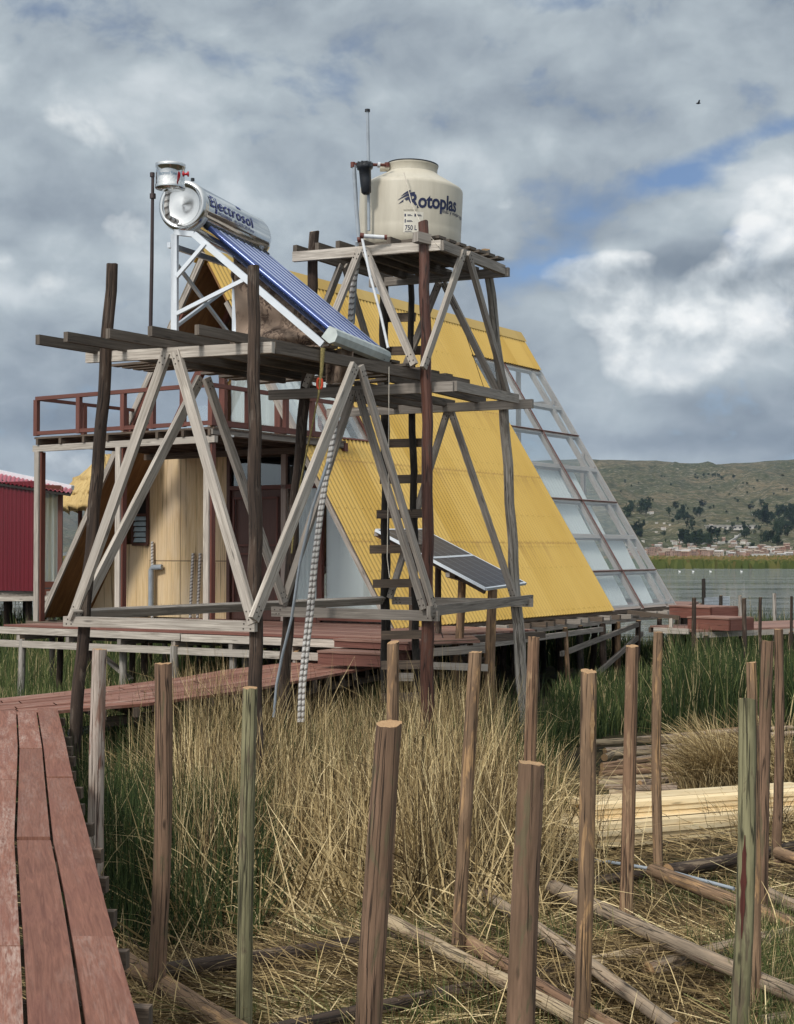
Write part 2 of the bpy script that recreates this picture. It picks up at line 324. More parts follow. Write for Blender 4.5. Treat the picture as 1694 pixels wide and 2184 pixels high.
# ---------------------------------------------------------------- timber shortcuts
def bar(parent, name, A, B, w, h, mat=GREY, side=None, **k):
    m = MB(); m.beam(A, B, w, h, side); return m.obj(name, mat, parent, **k)
def pole_pts(A, B, n=9, bend=.02):
    A, B = Vector(A), Vector(B); L = (B-A).length; o1, o2 = random.uniform(-bend, bend), random.uniform(-bend, bend); ph = random.random()*6
    t = (B-A).normalized(); x = t.cross(Z_ if abs(t.z) < .8 else Vector((1, 0, 0))).normalized(); y = x.cross(t)
    return [mix(A, B, i/n)+x*(o1*L*math.sin(math.pi*i/n)+.004*math.sin(i*2.1+ph))+y*(o2*L*math.sin(math.pi*i/n)) for i in range(n+1)]
def pole(parent, name, A, B, r0, r1, mat=POSTD, n=14, seg=None, wob=.07, bend=.006, **k):
    seg = seg or max(6, int((Vector(B)-Vector(A)).length/.16)); m = MB(); pts = pole_pts(A, B, seg, bend)
    m.tube(pts, [mix(r0, r1, i/seg) for i in range(seg+1)], n, 0, 1, wob); return m.obj(name, [mat, ENDG], parent, **k)

# ================================================================= SETTING
# terrain: distances and picture heights of the far shore, widened into a fan of hills
TD = [760, 820, 1000, 1200, 1450, 1700, 2100, 2500, 2800, 3000, 3400, 4200]
TPY = [1189, 1186.5, 1176, 1162, 1132, 1102, 1058, 1018, 994, 984, 990, 1040]
def lerp_tab(xs, ys, x): return float(np.interp(x, xs, ys))
def sky_y(px): return lerp_tab([-600, 0, 84, 169, 260, 500, 1000, 1265, 1400, 1500, 1600, 1694, 2100, 2700], [1010, 1016, 1025, 1041, 1052, 1030, 985, 979, 984, 990, 986, 978, 965, 990], px)
def terr(px, k, fine=0):
    d = lerp_tab(range(len(TD)), TD, k); py = lerp_tab(range(len(TD)), TPY, k)
    w = min(1, max(0, (px-350)/550)); w = w*w*(3-2*w); sy = sky_y(px); f = (1187-sy)/(1187-984)
    py = 1187-(1187-py)*f; d = d*mix(2.6, 1, w)
    n = (math.sin(px*.013+k*1.7)+math.sin(px*.031+k*2.9+1)+.6*math.sin(px*.077-k*4.1)+.35*math.sin(px*.19+k*9))*d*.0018*(1 if 1.5 < k < 8.2 else .15)
    p = ray(px, py); q = p*(d/p.y); q.z += n; return q
m = MB(); NX, NK = 330, 96
m.grid(NX, NK, lambda a, b: terr(-600+3300*a, b*(len(TD)-1)))
def hillfn(t):
    p = t.pos(); big = t.noise(t.map(p, (1, 1, 2)), .006, 6, .6); md = t.noise(t.map(p, (1, 1, 3)), .03, 6, .65); fn = t.noise(t.map(p, (1, 1, 2)), .11, 5, .7)
    col = t.mixc(t.ramp(big, [(.4, 0), (.62, 1)]), (.075, .08, .038), (.155, .125, .07)); col = t.mixc(t.ramp(md, [(.5, 0), (.6, .9)]), col, (.045, .052, .025))
    col = t.mixc(t.ramp(fn, [(.56, 0), (.62, .9)]), col, (.28, .25, .2)); col = t.mixc(t.ramp(fn, [(.4, .9), (.46, 0)]), col, (.024, .03, .016))
    sep = t.n('ShaderNodeSeparateXYZ'); t.ln(p, sep.inputs[0]); tz = t.math('FRACT', t.math('ADD', t.math('MULTIPLY', sep.outputs[2], .16), t.math('MULTIPLY', md, 3)))
    terr_ = t.math('MULTIPLY', t.ramp(tz, [(.06, 1), (.16, 0)]), t.ramp(sep.outputs[2], [(0, 1), (1, 1)])); col = t.mixc(t.math('MULTIPLY', terr_, .85), col, (.032, .036, .02))
    return col, fn
HILL = material("grassy_stony_hillside", hillfn, .95, bump=.6, spec=.1, dist=3)
m.obj("hill", HILL, None, loc=(0, 0, 0), kind='structure')
# cliff outcrops break the slope
def watfn(t):
    p = t.pos(); w1 = t.noise(t.map(p, (.022, .13, 1)), 1, 5, .65, .8); w2 = t.noise(t.map(p, (.25, .7, 1)), 1, 4, .6, .3); w3 = t.noise(t.map(p, (.02, .07, 1)), 1, 3, .5)
    h = t.math('ADD', t.math('MULTIPLY', w1, t.ramp(w3, [(.35, .35), (.6, 1.2)])), t.math('MULTIPLY', w2, .3)); return t.mixc(t.ramp(w3, [(.3, 0), (.7, 1)]), (.035, .045, .035), (.06, .065, .05)), h
WATER = material("rippled_lake_water", watfn, .04, bump=1.0, spec=1.0, dist=4.0, IOR=2.1)
m = MB(); m.face([(-3000, 38, -3), (3200, 38, -3), (3200, 6000, -3), (-3000, 6000, -3)]); m.obj("water", WATER, None, loc=(0, 38, -3), kind='structure')
def gz(x, y):
    b = GZ+.05*math.sin(x*1.3+y*.7)+.04*math.sin(x*.6-y*1.9)
    return b if y < 40 else mix(b, -3.6, min(1, (y-40)/7))
def groundfn(t):
    p = t.pos(); a = t.noise(p, 1.3, 6, .65, .4); s = t.noise(t.map(p, (4, 26, 4)), 1, 5, .65, 2.2)
    col = t.mixc(t.ramp(a, [(.4, 0), (.62, 1)]), (.018, .015, .009), (.055, .043, .022)); col = t.mixc(t.ramp(s, [(.53, 0), (.64, .7)]), col, (.17, .13, .07))
    g = t.noise(p, .8, 4); return t.mixc(t.ramp(g, [(.52, 0), (.66, .6)]), col, (.05, .065, .02)), s
GROUND = material("muddy_straw_ground", groundfn, .95, bump=.8, spec=.15, dist=.04)
m = MB(); m.grid(150, 90, lambda a, b: (lambda x, y: (x, y, gz(x, y)))(-38+76*a, -4+52*b)); m.obj("ground", GROUND, None, loc=(0, 0, GZ), kind='structure')

# ---------------------------------------------------------------- haze
HAZE = True
if HAZE:
    m = MB(); m.box((300, 2600, 196), (5200, 0, 0), (0, 3000, 0), (0, 0, 220)); hm = bpy.data.materials.new("pale_air"); hm.use_nodes = True; t = NT(hm.node_tree)
    hm.node_tree.nodes.remove(hm.node_tree.nodes['Principled BSDF']); v = t.n('ShaderNodeVolumePrincipled'); v.inputs['Color'].default_value = (.5, .66, .95, 1); v.inputs['Density'].default_value = .000045; v.inputs['Anisotropy'].default_value = .2
    t.ln(v.outputs[0], hm.node_tree.nodes['Material Output'].inputs['Volume']); m.obj("haze", hm, None, loc=(300, 2600, -24), kind='stuff', label="thin bluish air over the lake and the far hills", cat="haze")

# ---------------------------------------------------------------- world
w = bpy.data.worlds.new("World"); S.world = w; w.use_nodes = True; t = NT(w.node_tree); bg = w.node_tree.nodes['Background']
SUN_AZ, SUN_EL = math.radians(214), math.radians(40)     # from +Y, clockwise: behind and left of the lens
sk = t.n('ShaderNodeTexSky', sky_type='NISHITA'); sk.sun_disc = False; sk.sun_elevation = SUN_EL; sk.sun_rotation = SUN_AZ; sk.altitude = 3800; sk.air_density = 1.2; sk.dust_density = .6
D = t.n('ShaderNodeTexCoord').outputs['Generated']; D = t.vmath('NORMALIZE', D); sep = t.n('ShaderNodeSeparateXYZ'); t.ln(D, sep.inputs[0])
az = t.math('ARCTAN2', sep.outputs[0], sep.outputs[1]); el = t.math('ARCSINE', sep.outputs[2])
def blob(px, py, rx, ry, rot=0, soft=1.0):
    r = ray(px, py).normalized(); a0, e0 = math.atan2(r.x, r.y), math.asin(r.z); rx, ry = rx/F, ry/F
    x = t.math('SUBTRACT', az, a0); y = t.math('SUBTRACT', el, e0); c, s_ = math.cos(rot), math.sin(rot)
    xr = t.math('ADD', t.math('MULTIPLY', x, c/rx), t.math('MULTIPLY', y, s_/rx)); yr = t.math('ADD', t.math('MULTIPLY', x, -s_/ry), t.math('MULTIPLY', y, c/ry))
    d2 = t.math('ADD', t.math('MULTIPLY', xr, xr), t.math('MULTIPLY', yr, yr)); return t.math('EXPONENT', t.math('MULTIPLY', d2, -1.0))
Dm = t.map(D, (1, 1, 1.45)); wrp = t.noise(Dm, 9.0, 4, .5, 0, True); Dw = t.vmath('ADD', Dm, t.vmath('MULTIPLY', t.vmath('SUBTRACT', wrp, (.5, .5, .5)), (.05, .05, .05)))
big = t.noise(Dw, 5.5, 8, .5); det = t.noise(Dw, 19, 8, .55); puff = t.noise(t.vmath('ADD', Dw, (.0, .0, -.02)), 5.5, 8, .5)
def acc(lst):
    r = None
    for f_, k in lst:
        x = t.math('MULTIPLY', f_, k); r = x if r is None else t.math('ADD', r, x)
    return r
blue = acc([(blob(1455, 372, 110, 36, .3), .85), (blob(1640, 282, 120, 24, .25), .6), (blob(1190, 572, 75, 22, .1), .6), (blob(1330, 470, 130, 26, -.2), .28), (blob(1200, 3, 130, 26), .45), (blob(390, 120, 330, 75, -.1), .3), (blob(420, 235, 140, 28, -.3), .22), (blob(80, 10, 160, 30), .2)])
cov = t.math('ADD', t.math('MULTIPLY', t.math('SUBTRACT', big, .5), -1.3), t.math('MULTIPLY', t.math('SUBTRACT', det, .5), -1.7)); cov = t.math('ADD', cov, blue)
clear = t.ramp(cov, [(.2, 0), (.75, .9)])
lit = acc([(blob(1600, 420, 130, 85, .3), .33), (blob(1290, 545, 110, 26, .2), .4), (blob(1530, 790, 230, 60), .3), (blob(1130, 670, 130, 70), .14), (blob(170, 230, 200, 60, -.3), .16), (blob(60, 620, 200, 60), .14), (blob(700, 210, 200, 60, -.3), .1), (blob(1340, 640, 160, 45), .14), (blob(60, 960, 230, 30), .14), (blob(1480, 700, 90, 40), .14),
           (blob(1500, 570, 190, 62, .1), -.2), (blob(1480, 860, 220, 52, .05), -.2), (blob(1500, 940, 330, 24), -.17), (blob(1050, 330, 420, 110), .0), (blob(150, 760, 220, 90), -.1), (blob(120, 440, 150, 50), -.1), (blob(1150, 120, 420, 90), -.04), (blob(1640, 620, 60, 25), -.1), (blob(90, 890, 220, 35), -.14), (blob(250, 80, 300, 70), -.08), (blob(1450, 250, 170, 60, .3), .04)])
sh = t.math('MULTIPLY', t.math('SUBTRACT', big, puff), .9); br = t.math('ADD', t.math('ADD', t.math('MULTIPLY', t.math('SUBTRACT', big, .5), 1.05), t.math('MULTIPLY', t.math('SUBTRACT', det, .5), .55)), t.math('ADD', sh, lit))
zen = t.math('MULTIPLY', t.math('POWER', t.math('MAXIMUM', sep.outputs[2], 0), 2), .55); br = t.math('ADD', t.math('ADD', br, .52), zen)
ccol = t.ramp(br, [(.0, (.15, .185, .24)), (.25, (.215, .26, .31)), (.45, (.31, .36, .41)), (.65, (.43, .49, .53)), (.85, (.62, .67, .7)), (1, (.8, .83, .84))])
Dc = t.vmath('ADD', t.map(D, (1, 1, 1.25), (3.1, 1.7, .4)), t.vmath('MULTIPLY', t.vmath('SUBTRACT', wrp, (.5, .5, .5)), (.035, .035, .035)))
n2 = t.noise(Dc, 9, 9, .5); n2u = t.noise(t.vmath('ADD', Dc, (-.004, 0, .015)), 9, 9, .5)
cum = acc([(blob(1640, 440, 180, 110, .25), .38), (blob(1290, 560, 130, 36, .15), .28), (blob(1520, 640, 280, 90, .1), .28), (blob(1500, 800, 300, 90), .27), (blob(1330, 640, 170, 70), .22), (blob(160, 240, 260, 90, -.3), .16), (blob(60, 620, 260, 100), .14), (blob(350, 480, 260, 120), .1), (blob(80, 990, 300, 40), .2), (blob(700, 230, 230, 60, -.3), .03), (blob(1500, 345, 120, 40, .3), -.25), (blob(1400, 420, 120, 60), -.2)])
cv = t.math('ADD', n2, t.math('SUBTRACT', cum, .2)); mk = t.ramp(cv, [(.5, 0), (.6, .8), (.72, 1)])
tl = t.math('ADD', t.math('MULTIPLY', t.math('SUBTRACT', n2, n2u), 3.6), t.math('MULTIPLY_ADD', t.math('SUBTRACT', cv, .5), -.8, .76)); tl = t.math('ADD', tl, acc([(blob(1600, 400, 150, 80, .3), .16), (blob(1290, 545, 110, 30), .2), (blob(1500, 600, 170, 50, .1), -.3), (blob(1600, 420, 120, 90, .3), .12), (blob(1500, 760, 240, 80), .18), (blob(1480, 865, 220, 40), -.14), (blob(120, 460, 200, 60), -.12), (blob(60, 800, 250, 90), -.15), (blob(1450, 930, 330, 24), -.15), (blob(170, 200, 200, 60, -.3), .08)]))
c2 = t.ramp(tl, [(.15, (.2, .24, .28)), (.4, (.34, .385, .425)), (.62, (.54, .59, .62)), (.85, (.83, .86, .865)), (1, (.95, .96, .95))])
cmx = mk
x = t.n('ShaderNodeVectorMath', operation='SCALE'); t.ln(ccol, x.inputs[0]); x.inputs[3].default_value = 10; x2 = t.n('ShaderNodeVectorMath', operation='SCALE'); t.ln(c2, x2.inputs[0]); x2.inputs[3].default_value = 10; skc = t.vmath('MULTIPLY', sk.outputs[0], (.8, .84, .9))
sv_ = (math.sin(SUN_AZ)*math.cos(SUN_EL), math.cos(SUN_AZ)*math.cos(SUN_EL), math.sin(SUN_EL)); gl = t.vmath('DOT_PRODUCT', D, sv_); gl = t.math('MULTIPLY', t.math('POWER', t.math('MAXIMUM', gl, 0), 2.2), 8.0)
gc = t.n('ShaderNodeCombineXYZ')
for i_, k_ in enumerate((1, .97, .92)): t.ln(t.math('MULTIPLY', gl, k_), gc.inputs[i_])
t.ln(t.vmath('ADD', t.mixc(cmx, t.mixc(clear, x.outputs[0], skc), x2.outputs[0]), gc.outputs[0]), bg.inputs[0]); bg.inputs[1].default_value = .1
sun = bpy.data.lights.new("sun", 'SUN'); so = bpy.data.objects.new("sun", sun); COL.objects.link(so); sun.energy = 2.2; sun.angle = math.radians(10); sun.color = (1, .95, .88)
sd = Vector((math.sin(SUN_AZ)*math.cos(SUN_EL), math.cos(SUN_AZ)*math.cos(SUN_EL), math.sin(SUN_EL))); so.rotation_euler = sd.to_track_quat('Z', 'Y').to_euler(); so.location = (-5, -5, 12)
S.view_settings.view_transform = 'Standard'; S.view_settings.look = 'None'; S.view_settings.exposure = 0.1; S.view_settings.gamma = 1

# ================================================================= A-FRAME HOUSE
house = thing("a_frame_house", F0+B_*HW, "yellow corrugated A-frame house with glazed rear slope and plywood front on stilts", "house")
def corr(v0, v1, s0, s1, side=R3, name="roof", mat=YEL, off=0, rows=1, amp=.021, pitch=.112):
    m = MB(); n = max(4, int((v1-v0)/pitch*6)); sl = math.hypot(HW, HH)
    for r in range(rows):
        a, b = mix(s0, s1, r/rows), mix(s0, s1, (r+1)/rows)
        if r < rows-1: b += .012
        k = off+.004*(rows-1-r)
        m.grid(n, 1, lambda x, y: side(mix(v0, v1, x), mix(a, b, y), k+amp*math.sin((v0+(v1-v0)*x)/pitch*6.283)), 0, True)
        for i in range(n):
            u0, u1 = v0+(v1-v0)*i/n, v0+(v1-v0)*(i+1)/n; q = [(u0, a*sl), (u1, a*sl), (u1, b*sl), (u0, b*sl)]
            m.uv[(-4*(n-i)):(-4*(n-i)+4) or None] = q
    return m.obj(name, mat, house)
corr(0, 2.15, .51, 1, off=.02, rows=2); corr(2.15, 8.02, .14, 1, off=.024, rows=4); corr(-.02, HL, .02, .142, off=.034)
corr(0, 2.15, .14, .2, off=.02)
for a, b in ((.0, 8.02),): corr(a, b, .51, 1, L3, off=.02, rows=2)
corr(2.15, 8.02, .14, .51, L3, off=.02); corr(-.02, HL, .02, .2, L3, off=.034)
m = MB()      # lining under the metal
for sd_, ng in ((R3, 1), (L3, -1)):
    for v0, v1, s0, s1 in ((0.01, 2.15, .51, 1), (2.15, 8.0, .14, 1), (.01, HL, .03, .14), (.01, 2.15, .14, .2)):
        q = [sd_(v0, s0, -.01), sd_(v0, s1, -.01), sd_(v1, s1, -.01), sd_(v1, s0, -.01)]; n_ = (-B_*HH+Z_*HW if ng > 0 else B_*HH+Z_*HW)
        m.slab(q if ng > 0 else q[::-1], n_, .03, (q[1]-q[0]))
m.obj("roof_lining", PLYU, house)
m = MB()      # ridge cap
for sd_ in (R3, L3): m.face([sd_(-.04, -.006, .05), sd_(HL+.03, -.006, .05), sd_(HL+.03, .032, .055), sd_(-.04, .032, .055)], [(0, 0), (HL, 0), (HL, .3), (0, .3)])
m.obj("ridge_cap", YEL, house)
def screws(lst, name="roof_screws"):
    m = MB()
    for v, s in lst:
        c = R3(v, s, .04); m.lathe(c, [(.011, 0), (.01, .006), (.003, .01), (0, .011)], 6, (-B_*HH+Z_*HW))
    o = m.obj(name, YEL, house); o['kind'] = 'stuff'; return o
screws([(v_*.228+.1, s_) for s_ in (.16, .3, .42, .535, .56, .7, .78, .86, .985) for v_ in range(0, 35) if (v_*.228+.1 > 2.2 or s_ > .5) and v_*.228 < 7.8]+[(8.3+.228*i, .125) for i in range(13)])
# rafters and gable boards
def rafter(name, sd_, v, s0, s1, w=.11, h=.06, mat=RBR, off=-.05): return bar(house, name, sd_(v, s0, off), sd_(v, s1, off), h, w, mat, A_)
rafter("rafter", L3, .0, .0, 1.02, .1, .05, GREY); rafter("rafter", L3, 1.2, .1, .52, .16, .1); rafter("rafter", R3, 1.2, .1, .52, .14, .1); rafter("rafter", R3, .03, .14, 1.0, .08, .05, GREY)
rafter("rafter", L3, .05, .15, .52, .12, .09, RBR, -.1)
# ground floor front wall across the house at v=1.2
zt = 1.78
def wq(u, z, off=0): return UV3(u, 1.2+off, z)
def wallpanel(name, us, z0, z1, mat, off=0, th=.03):
    m = MB(); u0, u1 = us; m.slab([wq(u0, z0, off), wq(u1, z0, off), wq(u1, z1, off), wq(u0, z1, off)][::-1], -A_, th, Z_)
    return m.obj(name, mat, house)
def slope_u(z): return 7.7-(z+1.2)/HH*HW      # left roof edge at height z
m = MB(); m.slab([wq(4.26, -1.2), wq(4.26, zt), wq(slope_u(zt)-.02, zt), wq(6.13, 1.3), wq(6.13, -1.2)], -A_, .03, Z_)
def fixuv(m_):
    for i, p in enumerate(m_.uv): pass
mm = m.obj("wall_panel", PLY, house)
uvd = mm.data.uv_layers[0].data; vd = mm.data.vertices; ld = mm.data.loops; o_ = Vector((mm['ox'], mm['oy'], mm['oz']))
for i, l in enumerate(ld): p = vd[l.vertex_index].co+o_-F0; uvd[i].uv = (p.dot(B_)-4.2, p.z)
m = MB(); m.slab([wq(6.135, -1.2, .005), wq(6.135, .12, .005), wq(6.85, .12, .005), wq(7.64, -1.17, .005)], -A_, .03, Z_); mm = m.obj("wall_panel", PLY, house)
uvd = mm.data.uv_layers[0].data; vd = mm.data.vertices
for i, l in enumerate(mm.data.loops): p = vd[l.vertex_index].co+o_-F0; uvd[i].uv = (p.dot(B_)-3.7, p.z+3)
wn = MB()     # louvre window
for a, b in (((6.15, .12), (6.15, 1.22)), ((6.52, .12), (6.52, .7)), ((6.15, .12), (6.52, .12)), ((6.15, .66), (6.52, .66)), ((6.15, 1.22), (6.52, .7))): wn.beam(wq(a[0], a[1], -.03), wq(b[0], b[1], -.03), .05, .05, A_)
wo = wn.obj("window", CHOC, house); m = MB()
for i in range(5): z = .2+.1*i; m.box(wq(6.335, z, -.02), B_*.16, A_*.02+Z_*.038, Z_*.002-A_*.002)
m.obj("louvre_glass", plain('pale_blue_louvre', (.42, .52, .56), .25), wo); m = MB(); m.slab([wq(6.16, .1, .04), wq(6.5, .1, .04), wq(6.5, .7, .04), wq(6.16, 1.2, .04)][::-1], -A_, .01); m.obj("dark_pane", DARKI, wo)
# trim posts, door, transoms, sidelight, triangular pane
for u, w_ in ((4.22, .07), (3.0, .1), (2.26, .07)): bar(house, "door_post", wq(u, -1.2, -.03), wq(u, zt, -.03), w_, .08, PALEFR if u == 3.0 else CHOC, B_)
bar(house, "lintel", wq(4.3, zt-.05, -.04), wq(1.7, zt-.05, -.04), .1, .14, RBR); bar(house, "transom_bar", wq(4.2, 1.1, -.03), wq(1.75, 1.1, -.03), .08, .07, RBR)
wallpanel("transom_pane", (3.05, 4.19), 1.14, 1.62, GLASSK, -.01, .006); wallpanel("transom_pane", (2.28, 2.95), 1.14, 1.62, GLASSK, -.01, .006)
dr = wallpanel("door", (3.06, 4.18), -1.19, 1.06, CHOC, -.01, .04); m = MB()
for u0, u1, z0, z1 in ((3.14, 3.56, -.95, -.05), (3.14, 3.56, .1, .92), (3.68, 4.1, -.95, -.05), (3.68, 4.1, .1, .92)):
    for a, b in (((u0, z0), (u1, z0)), ((u0, z1), (u1, z1)), ((u0, z0), (u0, z1)), ((u1, z0), (u1, z1))): m.beam(wq(a[0], a[1], -.055), wq(b[0], b[1], -.055), .025, .035, A_)
m.obj("moulding", RBR, dr); m = MB(); m.lathe(wq(3.12, -.1, -.06), [(0, -.03), (.025, -.02), (.025, .0), (.01, .02)], 10, A_); m.obj("handle", CHROMEB, dr)
wallpanel("side_window", (2.3, 2.94), -1.0, 1.06, GLASSD, 0, .006)
def drape(parent, pa, pb, z0, z1, folds, amp, nrm, name="curtain", mat=CURT, taper=0):
    m = MB(); n = folds*8
    def fn(x, y):
        p = mix(pa, pb, x if not taper else .5+(x-.5)*(1-taper*(y))); return p+nrm*amp*math.sin(x*folds*6.283+.6*math.sin(y*3))+Z_*(z1+(z0-z1)*y-p.z)
    m.grid(n, 6, fn); return m.obj(name, mat, parent)
drape(house, wq(2.94, 0, .12), wq(2.3, 0, .12), -1.1, 1.6, 7, .025, A_)
m = MB(); zz = lambda u: -1.2+(u)/HW*HH    # right slope edge height at u
m.slab([wq(2.2, -1.05), wq(.13, -1.05), wq(2.2, zz(2.2)-.15)][::-1], -A_, .006); tp = m.obj("triangular_pane", GLASSD, house)
m = MB(); m.grid(50, 4, lambda x, y: wq(mix(2.16, .25, x), mix(-1.12, zz(mix(2.16, .25, x))-.22, y), .03+.012*math.sin(x*30))); m.obj('curtain', CURT, house)
m = MB(); m.beam(wq(2.26, -1.12, -.04), wq(.0, -1.12, -.04), .09, .09); m.beam(wq(2.22, -1.1, -.04), wq(2.22, zz(2.2)-.1, -.04), .08, .08, B_); m.beam(wq(.1, -1.1, -.03), wq(2.22, zz(2.22)-.1, -.03), .05, .06, A_); m.obj("frame", RBR, tp)
bar(house, "sill", wq(2.95, -1.14, -.03), wq(2.3, -1.14, -.03), .09, .12, RBR)
# upper gable
zb = 1.9; wallpanel("gable_header", (2.9, 4.95), 3.42, 3.78, RBR, 0, .05)
bar(house, "gable_beam", wq(2.5, 3.8, -.04), wq(5.2, 3.8, -.04), .08, .1, RBR); bar(house, "gable_beam", wq(2.9, 3.4, -.04), wq(5.1, 3.4, -.04), .08, .1, RBR)
for u in (4.36, 3.12): bar(house, "gable_post", wq(u, zb, -.04), wq(u, 3.4, -.04), .13, .09, RBR, B_)
for us, mt in (((3.18, 4.3), GLASSD), ((1.98, 3.06), GLASSD), ((4.42, 5.4), GLASS)): wallpanel("upper_window", us, zb, 3.35 if us[0] > 3.1 and us[0] < 4 else (3.0 if us[0] < 3 else 2.6), mt, 0, .006)
drape(house, wq(4.3, 0, .1), wq(3.18, 0, .1), zb, 3.38, 6, .03, A_); drape(house, wq(3.06, 0, .1), wq(2.05, 0, .1), zb, 3.0, 4, .02, A_)
m = MB(); m.slab([wq(3.2, 3.84, -.0), wq(4.5, 3.84, -.0), wq(3.85, 4.75, -.0)][::-1], -A_, .006); o = m.obj("gable_pane", GLASSD, house)
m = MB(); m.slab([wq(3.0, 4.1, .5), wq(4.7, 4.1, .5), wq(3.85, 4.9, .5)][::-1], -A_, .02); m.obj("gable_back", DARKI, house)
# floors and curtains inside, rear frame
m = MB(); m.slab([UV3(.1, 1.2, -1.22), UV3(7.6, 1.2, -1.22), UV3(7.6, HL-.05, -1.22), UV3(.1, HL-.05, -1.22)][::-1], Z_, .08); m.obj("ground_floor", FLOOR, house)
m = MB(); m.slab([UV3(2.0, 1.25, 1.85), UV3(5.7, 1.25, 1.85), UV3(5.7, 8.3, 1.85), UV3(2.0, 8.3, 1.85)][::-1], Z_, .12); m.obj("upper_floor", FLOOR, house)
SV = [8.05, 9.5, 10.85, HL]; SS = [.145, .285, .39, .515, .635, .757, .875, .99]
for sd_, ng in ((R3, 1), (L3, -1)):
    nrm = (-B_*HH+Z_*HW if ng > 0 else B_*HH+Z_*HW).normalized()
    for v in SV: bar(house, "glazing_bar", sd_(v, .14, -.06), sd_(v, 1, -.06), .13, .09, PALEFR, A_)
    for s in SS: bar(house, "glazing_bar", sd_(8.05, s, -.06), sd_(HL, s, -.06), .09, .1, PALEFR, nrm)
    for i in range(3):
        for j in range(7):
            q = [sd_(SV[i], SS[j], .0), sd_(SV[i], SS[j+1], .0), sd_(SV[i+1], SS[j+1], .0), sd_(SV[i+1], SS[j], .0)]; m = MB(); m.slab(q, nrm, .006); m.obj("roof_pane", GLASS, house)
    for s in SS[2::2]: bar(house, "glazing_strip", sd_(8.05, s, .012), sd_(HL, s, .012), .03, .012, RBR, nrm)
    bar(house, "glazing_strip", sd_(9.5, .145, .014), sd_(9.5, 1, .014), .035, .014, RBR, A_)
    q = [sd_(.06, .2, .0), sd_(.06, .51, 0), sd_(2.12, .51, 0), sd_(2.12, .2, 0)]
    if ng > 0:
        m = MB(); m.slab(q, nrm, .006); m.obj("roof_pane", GLASS, house)
        for v in (.1, 1.2, 2.1): bar(house, "glazing_bar", sd_(v, .2, -.05), sd_(v, .51, -.05), .16, .09, PALEFR, A_)
        bar(house, "glazing_strip", sd_(0, .508, .03), sd_(2.15, .508, .03), .04, .03, RBR, nrm); bar(house, "glazing_strip", sd_(2.14, .2, .03), sd_(2.14, .51, .03), .05, .03, RBR, A_)
for v0, v1, sa, sb in ((8.15, 9.45, .52, .985), (9.6, 10.75, .76, .985), (9.5, 10.2, .52, .75)):       # curtains hang behind the sloping glass
    m = MB(); n = 70
    m.grid(n, 8, lambda x, y: R3(mix(v0, v1, x*(1-.2*y))+.1*y, mix(sa, sb, y), -.15-.05*y+.03*math.sin(x*58+math.sin(y*4)*.8))); m.obj("curtain", CURT, house)
m = MB(); n = 60; m.grid(n, 6, lambda x, y: R3(mix(.2, 2.0, x), mix(.3, .505, y), -.2+.03*math.sin(x*50))); m.obj("curtain", CURT, house)
bar(house, "curtain_rod", R3(8.1, .525, -.2), R3(10.2, .525, -.2), .02, .02, CHROMEB, A_)
for a, b in ((UV3(.1, HL-.08, -1.1), UV3(7.6, HL-.08, -1.1)), (UV3(1.9, HL-.08, 1.85), UV3(5.8, HL-.08, 1.85)), (UV3(2.9, HL-.08, 3.4), UV3(4.8, HL-.08, 3.4)), (UV3(3.85, HL-.08, -1.1), UV3(3.85, HL-.08, 4.9)), (UV3(2.2, HL-.08, -1.1), UV3(2.2, HL-.08, 2.2)), (UV3(5.6, HL-.08, -1.1), UV3(5.6, HL-.08, 2.2))):
    bar(house, "rear_frame_bar", a, b, .09, .09, PALEFR, A_)
# base frame beneath the eave
m = MB(); m.beam(R3(.02, 1.0, -.07), R3(HL, 1.0, -.07), .1, .05); m.obj("eave_board", DKB, house)
# ---- balcony
bal = thing("balcony", UV3(3.4, -1, 1.8), "red-brown railed timber balcony on square posts in front of the A-frame gable", "balcony")
BU0, BU1, BV0 = 1.74, 5.4, -2.25; zf = 1.83
m = MB()
for i in range(20): v0 = BV0+.17*i; m.slab([UV3(BU0-.05, v0, zf), UV3(BU0-.05, v0+.155, zf), UV3(BU1+.05, v0+.155, zf), UV3(BU1+.05, v0, zf)], Z_, .03, B_)
m.obj("floor_boards", DKB, bal)
for u in np.linspace(BU0+.03, BU1-.03, 8): bar(bal, "joist", UV3(u, BV0-.02, zf-.08), UV3(u, 1.15, zf-.08), .05, .09, DKB)
bar(bal, "edge_beam", UV3(BU0-.05, BV0+.05, zf-.18), UV3(BU1+.1, BV0+.05, zf-.18), .08, .1, GREYL); bar(bal, "edge_beam", UV3(BU0, BV0, zf-.06), UV3(BU0, 1.1, zf-.06), .06, .1, GREY)
bar(bal, "back_beam", UV3(BU0-.05, .4, zf-.18), UV3(BU1+.1, .4, zf-.18), .08, .1, DKB)
for u, mt in ((BU1, GREYL), (3.62, GREYL), (BU0+.1, GREYL)): bar(bal, "support_post", UV3(u, BV0+.05, -1.13), UV3(u, BV0+.05, zf-.23), .1, .1, mt, A_)
for u in (3.62, BU0+.1, BU1): bar(bal, "post_batten", UV3(u-.065, BV0+.08, -1.13), UV3(u-.065, BV0+.08, zf-.24), .03, .09, RBR, B_)
zr = zf+.62
bar(bal, "top_rail", UV3(BU0, BV0, zr), UV3(BU1, BV0, zr), .07, .06, RBR); bar(bal, "bottom_rail", UV3(BU0, BV0, zf+.06), UV3(BU1, BV0, zf+.06), .06, .06, RBR)
bar(bal, "top_rail", UV3(BU0, BV0, zr-.003), UV3(BU0, .95, zr-.003), .07, .06, RBR); bar(bal, "bottom_rail", UV3(BU0, BV0, zf+.063), UV3(BU0, .95, zf+.063), .06, .09, RBR)
